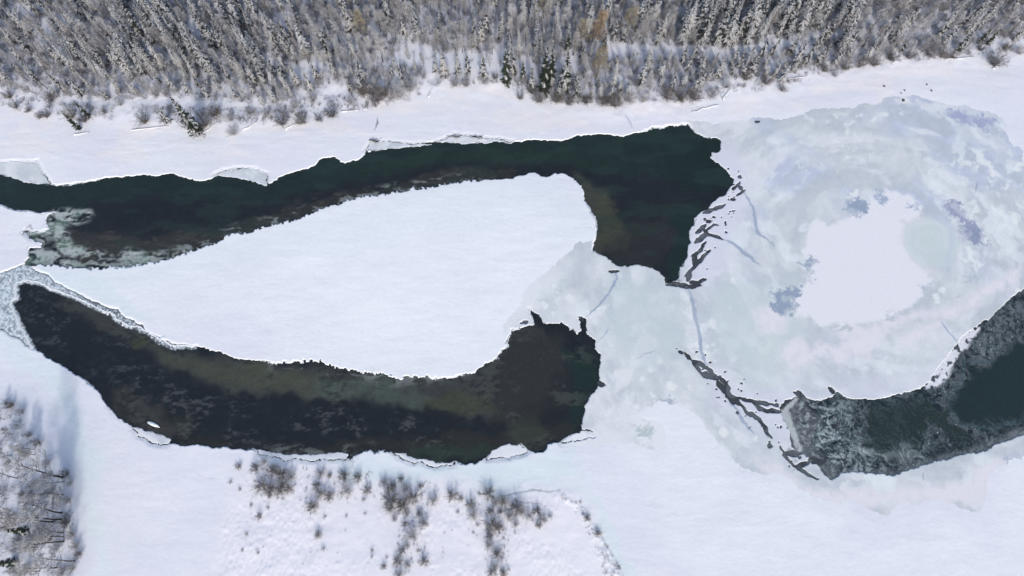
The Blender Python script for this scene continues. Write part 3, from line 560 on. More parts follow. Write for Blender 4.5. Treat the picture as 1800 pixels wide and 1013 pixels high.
def spruce_mesh(seed, h=12.0, rad=1.7, snow=.6, dark=False, sparse=1.0):
    g = np.random.default_rng(seed)
    zs = np.arange(h * .07, h * .985, .56 / sparse); A = []
    az, z0, L = [], [], []
    for z in zs:
        f = 1 - z / h
        r = rad * (f ** .78) * (1 if f < .85 else .9)
        nb = int(4 + 3.6 * min(1, f * 1.6))
        a0 = g.random() * 6.28
        for k in range(nb):
            az.append(a0 + 6.283 * k / nb + g.normal() * .18); z0.append(z + g.normal() * .14)
            L.append(max(.12, r * (g.uniform(.5, 1.25))))
    az, z0, L = map(np.array, (az, z0, L)); n = len(az)
    dirx = np.stack([np.cos(az), np.sin(az), np.zeros(n)], 1); side = np.stack([-np.sin(az), np.cos(az), np.zeros(n)], 1)
    f = z0 / h
    slope = np.where(f > .8, .25, -.22 - .25 * (1 - f)) + g.normal(size=n) * .08
    def P(t):  # point on bough
        return dirx * (L * t)[:, None] + np.stack([np.zeros(n), np.zeros(n), z0 + L * (slope * t + .18 * t * t)], 1)
    V, F, M = [], [], []; off = 0
    def quads(a, b, wa, wb, up, m, lift=0.):
        nonlocal off
        k = len(a); q = np.stack([a - up * wa[:, None], a + up * wa[:, None], b + up * wb[:, None], b - up * wb[:, None]], 1)
        q[:, :, 2] += lift
        V.append(q.reshape(-1, 3)); i = off + 4 * np.arange(k)
        F.append(np.stack([i, i + 1, i + 2], 1)); F.append(np.stack([i, i + 2, i + 3], 1)); M.append(np.full(2 * k, m)); off += 4 * k
    ts = [0.0, .35, .7, 1.0]; sb = g.random(n) < snow * 1.25
    for i in range(3):
        a, b = P(ts[i]), P(ts[i + 1]); w0 = .12 + .05 * L * (1 - ts[i]); w1 = .12 + .05 * L * (1 - ts[i + 1]) * .8
        if i == 2: w1 = w1 * .3
        quads(a, b, w0, w1, side, 0)
        s = sb if i else sb & (g.random(n) < .6)
        quads(a[s], b[s], w0[s] * .85, w1[s] * .9, side[s], 1, .05)
    for t in (.3, .55, .8):
        for sgn in (-1, 1):
            a = P(t); ln = L * .40 * (1.15 - t) + .12
            d = dirx * .62 + side * sgn * .75 + np.stack([np.zeros(n), np.zeros(n), -.30 + g.normal(size=n) * .15], 1)
            b = a + d * (ln * g.uniform(.7, 1.2, n))[:, None]
            up = dirx * .75 - side * sgn * .55
            w0 = np.full(n, .055) + .02 * L; 
            quads(a, b, w0, w0 * .5, up, 0)
            s = sb & (g.random(n) < .8)
            quads(a[s], b[s], w0[s] * .8, w0[s] * .45, up[s], 1, .04)
    V = np.concatenate(V); F = np.concatenate(F); M = np.concatenate(M)
    pts = [(0, 0, 0), (.02, 0, h * .5), (0, .02, h * .9), (0, 0, h)]
    tv, tf = tube_path(pts, [h * .014, h * .010, h * .004, .012])
    return tri_mesh('spruce_crown', V, F, [M_needle_dark if dark else M_needle, M_rime], M), tri_mesh('spruce_trunk', tv, tf, [M_bark])

def limb_tree(seed, h=10.0, spread=.32, n_limb=26, n_sub=7, n_twig=6, up=.75, mats=None, first=.25, clear=False, tw=.020, needles=0):
    """bare tree: tapered trunk, limbs, branchlets and twigs as separate sticks of one crown"""
    g = np.random.default_rng(seed)
    k = 6; tp = [np.array([0., 0, 0])]; d = np.array([g.normal() * .05, g.normal() * .05, 1.])
    for i in range(k):
        d = d + np.array([g.normal() * .05, g.normal() * .05, 0]); tp.append(tp[-1] + d / np.linalg.norm(d) * h / k)
    tp = np.array(tp); tr = [h * .0125 * (1 - i / (k + .3)) + .012 for i in range(k + 1)]
    tv, tf = tube_path(tp, tr)
    A, B, ra, rb = [], [], [], []
    def trunk_at(f):
        i = min(int(f * k), k - 1); return tp[i] + (tp[i + 1] - tp[i]) * (f * k - i)
    T = []
    for i in range(n_limb):
        f = first + (1 - first) * ((i + g.random()) / n_limb) ** .9 * .98
        p = trunk_at(f); a = i * 2.4 + g.normal() * .4
        L = h * spread * (1 - .72 * (f - first) / (1 - first)) * g.uniform(.7, 1.15)
        d = np.array([math.cos(a), math.sin(a), up * g.uniform(.5, 1.4)]); d /= np.linalg.norm(d)
        q = p.copy(); segs = 3; r0 = .012 + L * .011
        pts = [q]
        for s in range(segs):
            d = d + np.array([g.normal() * .13, g.normal() * .13, .12 if up > 0 else -.05]); d /= np.linalg.norm(d)
            q2 = q + d * L / segs; A.append(q); B.append(q2); ra.append(r0 * (1 - s / 3.3)); rb.append(r0 * (1 - (s + 1) / 3.3)); q = q2; pts.append(q)
        for j in range(n_sub):
            t = g.uniform(.2, 1); i0 = min(int(t * segs), segs - 1); b0 = pts[i0] + (pts[i0 + 1] - pts[i0]) * (t * segs - i0)
            dd = d * .8 + g.normal(size=3) * .55; dd[2] += .15 * up; dd /= np.linalg.norm(dd)
            l2 = L * .42 * (1.2 - t) + .25; b1 = b0 + dd * l2
            A.append(b0); B.append(b1); ra.append(tw * 1.5); rb.append(tw * .8)
            for m in range(n_twig):
                t2 = g.uniform(.15, 1); c0 = b0 + (b1 - b0) * t2; d3 = dd * .7 + g.normal(size=3) * .6; d3 /= np.linalg.norm(d3)
                T.append((c0, c0 + d3 * g.uniform(.22, .62)))
    V1, F1 = prisms(A, B, np.array(ra), np.array(rb))
    parts = [(V1, F1, 0)]
    T0 = np.array([t[0] for t in T]); T1 = np.array([t[1] for t in T])
    V2, F2 = prisms(T0, T1, tw, tw * .4); fr = np.random.default_rng(seed + 5).random(len(T0)) < .55
    parts.append((V2, F2, 1))
    mats = mats or [M_twig, M_twig_frost]
    V, F, M = join(parts)
    return tri_mesh('bare_crown', V, F, mats, M), tri_mesh('bare_trunk', tv, tf, [mats[2] if len(mats) > 2 else M_bark])

def shrub_mesh(seed, h=2.0, spread=.75, n_stem=22, n_sub=6, tw=.016, mats=None, lean=(0, 0)):
    g = np.random.default_rng(seed); A, B, ra, rb = [], [], [], []
    S = [[], [], [], []]
    for i in range(n_stem):
        a = i * 2.399 + g.normal() * .3; s = spread * math.sqrt((i + .5) / n_stem)
        p = np.array([math.cos(a), math.sin(a), 0]) * .12 * h * g.random(); d = np.array([math.cos(a) * s + lean[0], math.sin(a) * s + lean[1], 1.]); d /= np.linalg.norm(d)
        L = h * g.uniform(.6, 1.1); q = p; pts = [p]
        for k in range(3):
            d = d + g.normal(size=3) * .10; d /= np.linalg.norm(d); q2 = q + d * L / 3
            for X_, v in zip(S, (q, q2, tw * (1.5 - .35 * k), tw * (1.15 - .35 * k))): X_.append(v)
            q = q2; pts.append(q)
        for j in range(n_sub):
            t = g.uniform(.25, 1); i0 = min(int(t * 3), 2); b0 = pts[i0] + (pts[i0 + 1] - pts[i0]) * (t * 3 - i0)
            dd = d * .8 + g.normal(size=3) * .45; dd /= np.linalg.norm(dd); b1 = b0 + dd * h * g.uniform(.12, .34)
            A.append(b0); B.append(b1); ra.append(tw * .9); rb.append(tw * .35)
            for m in range(2):
                t2 = g.uniform(.3, 1); c0 = b0 + (b1 - b0) * t2; d3 = dd * .7 + g.normal(size=3) * .5; d3 /= np.linalg.norm(d3)
                A.append(c0); B.append(c0 + d3 * h * g.uniform(.06, .15)); ra.append(tw * .7); rb.append(tw * .3)
    sv, sf = prisms(S[0], S[1], np.array(S[2]), np.array(S[3]))
    V, F = prisms(A, B, np.array(ra), np.array(rb))
    m = mats or (M_twig_dark, M_twig_dark)
    return tri_mesh('shrub_twigs', V, F, [m[1]]), tri_mesh('shrub_stems', sv, sf, [m[0]])

EMP = {}
def thing(name, label, cat, loc, rz=0, s=1.0, group=None):
    o = bpy.data.objects.new(name, None); o.empty_display_size = .3; COL.objects.link(o)
    o.location = loc; o.rotation_euler = (0, 0, rz); o.scale = (s, s, s) if not isinstance(s, tuple) else s
    o['label'] = label; o['category'] = cat
    if group: o['group'] = group
    return o
def plant(name, label, cat, meshes, parts, px, py, s, group=None, rz=None, xy=None, tilt=0):
    x, y = (G(px, py) if xy is None else xy); x, y = float(x), float(y)
    z = ground_z(x, y) - .05
    o = thing(name, label, cat, (x, y, z), R.uniform(0, 6.28) if rz is None else rz, s, group)
    if tilt: o.rotation_euler = (R.gauss(0, tilt), R.gauss(0, tilt), o.rotation_euler[2])
    for me, pn in zip(meshes, parts): link(pn, me, o)
    return o

SNOWY = [spruce_mesh(20 + i, 12, 1.45 + .2 * (i % 4), .50 + .09 * (i % 5)) for i in range(8)]
SMALL = [spruce_mesh(40 + i, 7, 1.2 + .15 * (i % 3), .55 + .09 * (i % 4)) for i in range(6)]
DARKS = [spruce_mesh(50 + i, 12, 1.35 + .15 * i, .16 + .06 * i, True) for i in range(3)]
LARCH = limb_tree(70, 12, .22, 60, 8, 5, .12, [M_larch, M_larch, M_bark], .16, tw=.03)
LARCHP = [limb_tree(72 + i, 12, .24, 54, 8, 5, .12, [M_twig, M_larch_pale, M_bark], .18, tw=.028) for i in range(3)]
BARE = [limb_tree(80 + i, 9, .26 + .03 * (i % 3), 26, 7, 7, .95, None, .22, tw=.022) for i in range(6)]
FROST = [limb_tree(90 + i, 9, .30, 24, 7, 6, .6, [M_twig_frost, M_twig_frost, M_bark], .3, tw=.024) for i in range(4)]
BUSH = [shrub_mesh(100 + i, 2.0, .85, 34, 10, .0135) for i in range(4)]
BUSHF = [shrub_mesh(110 + i, 2.0, .85, 32, 9, .015, mats=(M_twig, M_twig_frost)) for i in range(3)]
GROVE = [limb_tree(130 + i, 10, .28, 20, 7, 6, .8, [M_twig, M_twig_frost, M_deadwood], .34, tw=.021) for i in range(3)]
TUFT = [shrub_mesh(120 + i, .9, .9, 14, 4, .014) for i in range(3)]
PS = ('crown', 'trunk'); PB = ('twigs', 'stems')

# ---- single trees the photograph shows clearly: base px, top px
used = []
def single(kind, bx, by, tx, ty, name, label, cat, group=None, width=1.0):
    h = tree_height(bx, by, tx, ty); me = {'snowy': SNOWY, 'dark': DARKS, 'larchp': LARCHP, 'larch': [LARCH], 'bare': BARE, 'frost': FROST, 'grove': GROVE}[kind]
    base = 9.0 if kind == 'bare' else 10.0 if kind == 'grove' else 9.0 if kind == 'frost' else 12.0
    if kind == 'snowy' and h < 9: me = SMALL; base = 7.0
    s = h / base; i = len(used) % len(me); sw = (s * .35 + .65 * s * width) if width != 1 else s
    if s < .75: sw = sw * (1 + (.75 - s) * .6)
    used.append((bx, by))
    return plant(name, label, cat, me[i], PS, bx, by, (sw, sw, s), group)
SP = [('dark',956,163,953,84,'tallest dark spruce in the front row, left tree of the close pair'),('dark',967,150,966,86,'slim dark spruce touching the right side of the tallest dark spruce'),('dark',992,158,994,91,'dark spruce standing alone right of the close dark pair'),
 ('dark',890,148,886,84,'dark narrow spruce standing alone on the edge of the snowy bank'),('dark',919,139,917,108,'small dark spruce between the lone bank spruce and the dark pair'),('dark',1012,174,1013,138,'short dark spruce lowest on the bank right of the dark pair'),
 ('dark',1060,92,1059,54,'dark spruce behind the front row near the orange larch'),('dark',997,90,1000,55,'dark topped spruce behind the dark pair'),
 ('dark',350,238,302,168,'tall dark spruce on the left bank leaning far out to the upper left'),('dark',140,228,106,196,'dark spruce lowest on the left bank'),('dark',157,206,131,174,'dark spruce just above the lowest left bank spruce'),
 ('dark',1680,92,1712,50,'dark slim spruce crossing the shaded track at upper right'),('dark',1733,80,1757,44,'dark spruce in the far right front row'),('dark',1722,74,1742,42,'dark spruce next to the far right front spruce'),('dark',1582,92,1600,66,'dark small spruce on the right bank below the track'),
 ('snowy',782,136,773,88,'snowy spruce at the left end of the small bank row'),('snowy',767,128,760,103,'short snowy spruce behind the left end of the bank row'),('snowy',806,133,802,90,'snowy spruce second in the small bank row'),('snowy',823,132,820,98,'dark sided snowy spruce third in the small bank row'),('snowy',850,138,849,98,'broad snowy spruce fourth in the small bank row'),
 ('snowy',712,130,706,118,'tiny snowy spruce alone on the snow below the clearing'),('snowy',716,97,714,80,'small rounded snowy spruce alone in the bright clearing'),('snowy',297,216,275,188,'small brownish spruce on the left bank'),('snowy',1520,105,1533,68,'snowy spruce below the track at upper right'),
 ('larch',1042,78,1038,22,'bright orange larch in the upper middle forest'),('larchp',1020,72,1021,30,'pale tan larch left of the bright orange larch'),('larchp',640,72,622,24,'yellowish tan larch in the left middle of the forest'),('larchp',1048,138,1046,86,'pale frosted larch in the front rows below the orange larch'),('larchp',1100,62,1102,10,'tan larch near the top right of the orange larch'),('larchp',955,35,953,-10,'tan larch at the top edge above the dark pair'),
 ('snowy',1206,128,1209,97,'bright snowy spruce below the blue shaded track'),('snowy',1226,118,1229,88,'snowy spruce at the near edge of the blue shaded track'),('snowy',1110,112,1112,86,'bright snowy spruce just below the blue snow strip'),('snowy',1138,112,1140,74,'slim snow crusted spruce rising through the blue snow strip'),
 ('snowy',1125,150,1122,108,'snowy spruce with tan foot in the middle of the right front row'),('snowy',1160,135,1163,106,'snowy spruce in the right front row beside brown brush'),('snowy',1078,150,1073,100,'slim snowy spruce right of the pale frosted larch'),('snowy',1398,112,1420,74,'dense snowy spruce at the bend of the right bank'),('snowy',1372,145,1384,112,'snowy spruce on the jutting point of the right bank')]
for k, bx, by, tx, ty, lab in SP:
    d = k
    nm = {'dark': 'spruce_tree', 'snowy': 'snowy_spruce', 'larch': 'larch_tree', 'larchp': 'larch_tree'}[k]
    single(k, bx, by, tx, ty, nm, lab, 'larch' if 'larch' in k else 'spruce', {'dark': 'dark spruces along the forest edge', 'snowy': 'snow covered spruces', 'larch': 'larches in the forest', 'larchp': 'larches in the forest'}[k], 1.15 if k == 'dark' else 1.0)
# dead trunks
def dead(bx, by, tx, ty, lab, r=.11):
    x, y = map(float, G(bx, by)); h = tree_height(bx, by, tx, ty); z = ground_z(x, y) - .1
    g = np.random.default_rng(int(bx)); P = [(0, 0, 0)] + [(g.normal() * .08, g.normal() * .08, h * f) for f in (.35, .7, 1)]
    o = thing('dead_tree', lab, 'dead tree', (x, y, z), 0, 1.0, 'dead trunks in the forest')
    tv, tf = tube_path(P, [r, r * .8, r * .55, r * .2]); link('trunk', tri_mesh('dead_trunk', tv, tf, [M_deadwood]), o)
    A, B = [], []
    for i in range(26):
        f = g.uniform(.3, .98); a = g.random() * 6.28; p = np.array([0, 0, h * f]); l = g.uniform(.3, 1.1) * (1.2 - f)
        A.append(p); B.append(p + np.array([math.cos(a) * l, math.sin(a) * l, g.normal() * .2]))
    v, f_ = prisms(A, B, .022, .008); link('branches', tri_mesh('dead_branches', v, f_, [M_deadwood]), o)
    used.append((bx, by))
for a in [(73,48,38,0,'bare black dead trunk in the snow gap at far upper left'),(279,45,254,18,'short black dead trunk near the top left'),(11,100,-12,78,'dark broken trunk at the left edge of the forest'),(85,158,60,140,'thin dark dead trunk at the foot of the left forest'),(270,143,228,95,'long pale dead trunk right of the fallen cross log'),(127,46,108,20,'dark dead trunk between two snow gaps at upper left'),
          (1163,100,1172,86,'small leaning dead trunk in the blue snow strip'),(1598,100,1640,52,'thin leaning dead trunk over the upper right track'),(1020,92,1019,72,'dark broken snag behind the dark pair'),(1083,132,1083,104,'pale upright snag among the right front row')]:
    dead(*a[:4], a[4])

# ---- the rest of the forest
FOREST = np.array([(-90,-45),(1890,-45),(1890,55),(1800,72),(1750,76),(1725,84),(1675,93),(1600,96),(1550,105),(1510,108),(1450,118),(1400,124),(1370,138),(1337,140),(1275,142),(1250,152),(1212,168),(1175,165),(1125,168),(1075,178),(1000,176),(962,172),(925,158),(900,146),(875,120),(750,112),(730,150),(690,172),(650,168),(620,165),(590,150),(540,165),(500,182),(450,184),(375,178),(300,174),(225,177),(150,178),(75,172),(25,160),(0,152),(-90,140)], float)
def in_poly(x, y, P):
    c = False; n = len(P); j = n - 1
    for i in range(n):
        if (P[i][1] > y) != (P[j][1] > y) and x < (P[j][0] - P[i][0]) * (y - P[i][1]) / (P[j][1] - P[i][1]) + P[i][0]: c = not c
        j = i
    return c
GAPS = [(722,98,36,22),(1541,44,42,11),(1470,64,60,8),(1390,78,62,10),(1320,90,60,9),(1250,98,45,11),(1150,94,75,13),(1085,92,55,12),(722,104,34,13),(800,106,60,10),(820,108,72,12),(40,26,24,16),(80,52,22,16),(535,138,22,12),(175,55,14,14),(345,55,16,20),(500,40,14,20),(1000,118,14,16),(1120,30,10,16),(980,40,12,8),(925,120,18,20),(480,108,14,14),(265,90,10,10),(1600,62,60,6),(880,100,14,14),(555,125,16,14)]
def gap(x, y): return any(((x - a) / c) ** 2 + ((y - b) / d) ** 2 < 1 for a, b, c, d in GAPS)
def interp(x, T):
    for (a, u), (b, v) in zip(T, T[1:]):
        if x <= b: return u + (v - u) * max(0, (x - a)) / (b - a)
    return T[-1][1]
PCON = [(0,.52),(150,.55),(300,.75),(440,.72),(560,.42),(650,.36),(760,.5),(900,.62),(1020,.55),(1150,.7),(1250,.92),(1430,.85),(1520,.45),(1650,.42),(1900,.4)]
HCON = [(0,10.5),(300,12),(450,12),(650,10.5),(900,10.5),(1100,11),(1200,13.5),(1400,14),(1500,12),(1900,11.5)]
pts = []; wx0, wy0 = -165, 88
tries = 0
def dens(px, py): # spacing in metres
    return 3.7
cells = {}
def ok(x, y, r):
    ci_, cj = int(x // 4), int(y // 4)
    for a in range(ci_ - 1, ci_ + 2):
        for b in range(cj - 1, cj + 2):
            for (u, v) in cells.get((a, b), ()):
                if (u - x) ** 2 + (v - y) ** 2 < r * r: return False
    return True
for u, v in used:
    x, y = map(float, G(u, v)); cells.setdefault((int(x // 4), int(y // 4)), []).append((x, y))
n_con = n_bare = 0
while tries < 30000:
    tries += 1
    x, y = R.uniform(-160, 160), R.uniform(88, 150)
    px, py = map(float, PX(x, y))
    if not in_poly(px, py, FOREST) or gap(px, py): continue
    rr = 2.3
    if not ok(x, y, rr): continue
    cells.setdefault((int(x // 4), int(y // 4)), []).append((x, y))
    pts.append((x, y, px, py))
LM = [(956,125,'the tallest dark spruce'),(890,115,'the lone dark bank spruce'),(1012,155,'the short dark bank spruce'),(1060,72,'the dark spruce by the larches'),(1040,45,'the bright orange larch'),(631,48,'the yellowish tan larch'),
 (326,200,'the leaning dark spruce'),(128,205,'the lowest left bank spruce'),(55,24,'the far left black trunk'),(266,30,'the short black top trunk'),(262,106,'the fallen cross log'),(8,90,'the left edge broken trunk'),
 (722,95,'the bright middle clearing'),(782,112,'the small bank spruce row'),(1541,44,'the upper right clearing'),(1696,70,'the dark slim right spruce'),(1745,60,'the far right dark spruces'),(1385,78,'the right shaded track'),(1250,98,'the widest blue track snow'),
 (1140,95,'the blue snow strip'),(1047,110,'the pale frosted larch'),(660,165,'the middle brown thicket'),(540,210,'the three round grey shrubs'),(1195,175,'the right dark brown thicket'),(1380,140,'the jutting bank point'),(1590,90,'the small dark right spruce'),
 (880,40,'the upper middle forest top'),(470,30,'the upper left forest middle'),(1250,20,'the big top right spruces'),(1440,25,'the thick clearing side spruces'),(120,110,'the left forest brown brush'),(400,110,'the dense upper left spruces'),(1660,20,'the top right brushwood'),(760,20,'the middle clearing top edge')]
def near(px, py):
    a, b, t = min(LM, key=lambda l: (l[0] - px) ** 2 + (l[1] - py) ** 2)
    dx, dy = px - a, py - b; far = 'far ' if math.hypot(dx, dy) > 55 else ''
    h = 'left' if dx < 0 else 'right'; v = 'above' if dy < 0 else 'below'
    if abs(dx) > 2.2 * abs(dy): return f'{far}{h} of {t}'
    if abs(dy) > 2.2 * abs(dx): return f'{far}{v} {t}'
    return f'{far}{"up" if v == "above" else "down"} {h} of {t}'
def size_word(h, lo, hi): return 'tall' if h > hi else 'short' if h < lo else 'middling'
pts.sort(key=lambda p: -p[3])
far_con, far_bare = [], []
for x, y, px, py in pts:
    front = py > interp(px, [(0,128),(500,140),(640,130),(680,108),(870,104),(900,110),(1020,118),(1040,100),(1300,100),(1450,88),(1600,72),(1800,52)])
    pc = interp(px, PCON)
    if R.random() < pc:
        h = interp(px, HCON) * R.uniform(.5, 1.08) * (1 if not front else .52 if 1030 < px < 1470 or 670 < px < 870 else .72)
        if n_con >= 299 - 24: far_con.append((x, y, h)); continue
        n_con += 1; small = h < 8; s = h / (7 if small else 12)
        sw = s * R.uniform(.85, 1.2); m = R.choice(SMALL if small else SNOWY)
        plant('snowy_spruce', f'{size_word(h, 6.2, 9)} {"slim" if sw < s * 1.03 else "broad"} snowy spruce ' + near(px, py), 'spruce', m, PS, 0, 0, (sw, sw, s), 'snow covered spruces', xy=(x, y), tilt=.03)
    else:
        h = R.uniform(4.5, 8.5) * (.66 if front else 1)
        fro = R.random() < .42
        if n_bare >= 299 - 25: far_bare.append((x, y, h)); continue
        n_bare += 1; s = h / 9
        if fro: plant('frosted_tree', f'{size_word(h, 4.6, 6.5)} pale frosted leafless tree ' + near(px, py), 'bare tree', R.choice(FROST), PS, 0, 0, s * 1.1, 'leafless trees in the forest', xy=(x, y), tilt=.05)
        else: plant('bare_tree', f'{size_word(h, 4.6, 6.5)} grey brown leafless tree ' + near(px, py), 'bare tree', R.choice(BARE), PS, 0, 0, s, 'leafless trees in the forest', xy=(x, y), tilt=.05)
sc['forest_counts'] = f'{n_con} {n_bare} {len(far_con)} {len(far_bare)}'
def merged(name, lab, cat, pl, meshes, base, mats):
    """the farthest trees of a kind, past the three hundred single ones, as one object"""
    src = []
    for cr, tr in meshes:
        vv, ff, mm = [], [], []; o_ = 0
        for me, off in ((cr, 0), (tr, len(cr.materials))):
            v = np.zeros(len(me.vertices) * 3, np.float32); me.vertices.foreach_get('co', v); v = v.reshape(-1, 3)
            f = np.zeros(len(me.polygons) * 3, np.int32); me.loops.foreach_get('vertex_index', f); f = f.reshape(-1, 3)
            k = np.zeros(len(me.polygons), np.int32); me.polygons.foreach_get('material_index', k)
            vv.append(v); ff.append(f + o_); mm.append(k + off); o_ += len(v)
        src.append((np.concatenate(vv), np.concatenate(ff), np.concatenate(mm)))
    Vs, Fs, Ms = [], [], []; o_ = 0
    for x, y, h in pl:
        v, f, m = src[R.randrange(len(src))]; a = R.uniform(0, 6.28); s_ = h / base; w_ = s_ * R.uniform(.85, 1.2)
        c_, n_ = math.cos(a), math.sin(a)
        Vs.append(np.stack([(v[:, 0] * c_ - v[:, 1] * n_) * w_ + x, (v[:, 0] * n_ + v[:, 1] * c_) * w_ + y, v[:, 2] * s_ + ground_z(x, y) - .05], 1)); Fs.append(f + o_); Ms.append(m); o_ += len(v)
    o = link(name, tri_mesh(name, np.concatenate(Vs), np.concatenate(Fs), mats, np.concatenate(Ms)))
    o['kind'] = 'stuff'; o['label'] = lab; o['category'] = cat
if far_con: merged('distant_spruces', 'mass of snowy spruces filling the farthest rows at the top edge', 'spruces', far_con, SNOWY[:4], 12, [M_needle, M_rime, M_bark])
if far_bare: merged('distant_bare_trees', 'mass of leafless trees filling the farthest rows at the top edge', 'bare trees', far_bare, BARE[:3], 9, [M_twig, M_twig_frost, M_bark])
# undergrowth between the trunks: seedlings and brush nobody could count
g = np.random.default_rng(5); A, B, RR = [], [], []
def brush_at(x, y, n, h, sp):
    z = ground_z(x, y)
    a = g.uniform(0, 6.28, n); r = np.sqrt(g.random(n)) * sp
    p0 = np.stack([x + np.cos(a) * r, y + np.sin(a) * r, np.full(n, z - .05)], 1)
    d = np.stack([np.cos(a) * .5 * r / sp + g.normal(size=n) * .25, np.sin(a) * .5 * r / sp + g.normal(size=n) * .25, np.ones(n)], 1)
    p1 = p0 + d * (h * g.uniform(.4, 1.1, n))[:, None]; A.append(p0); B.append(p1)
    m = p0 + (p1 - p0) * g.uniform(.4, .9, (n, 1)); A.append(m); B.append(m + g.normal(size=(n, 3)) * [.22, .22, .15] * h + [0, 0, .15 * h])
cnt = 0
for i in range(19000):
    x, y = g.uniform(-160, 160), g.uniform(86, 150); px, py = map(float, PX(x, y))
    if not in_poly(px, py, FOREST): continue
    if gap(px, py) and g.random() < .86: continue
    edge = 0 if in_poly(px, py + 14, FOREST) else 1
    if g.random() > (.75 + .25 * edge): continue
    brush_at(x, y, 14, g.uniform(.7, 2.2), g.uniform(.3, .9)); cnt += 1
BELT = [(-60,160),(100,182),(300,190),(450,195),(600,175),(720,160),(760,140),(900,140),(960,170),(1100,176),(1250,160),(1380,140),(1500,115),(1640,95),(1800,78),(1860,84),(1800,92),(1650,103),(1500,122),(1380,152),(1250,175),(1100,186),(960,183),(880,150),(780,150),(720,176),(660,188),(600,205),(450,222),(350,228),(200,212),(100,205),(0,190),(-60,180)]
for i in range(9000):
    x, y = g.uniform(-160, 160), g.uniform(78, 125); px, py = map(float, PX(x, y))
    if in_poly(px, py, BELT) and float(fbm(np.array([x]), np.array([y]), 6, 3, 5)[0]) > .40: brush_at(x, y, 14, g.uniform(.4, 1.5), g.uniform(.3, .8))
v, f_ = prisms(np.concatenate(A), np.concatenate(B), .020, .007)
o = link('forest_undergrowth', tri_mesh('undergrowth', v, f_, [M_twig, M_twig_frost, M_twig_dark], np.repeat(np.random.default_rng(3).choice([0, 1, 2], len(f_) // 84 + 1, p=[.5, .33, .17]), 84)[:len(f_)]))
o['kind'] = 'stuff'; o['label'] = 'thin grey brown brush and saplings filling the forest floor'; o['category'] = 'undergrowth'

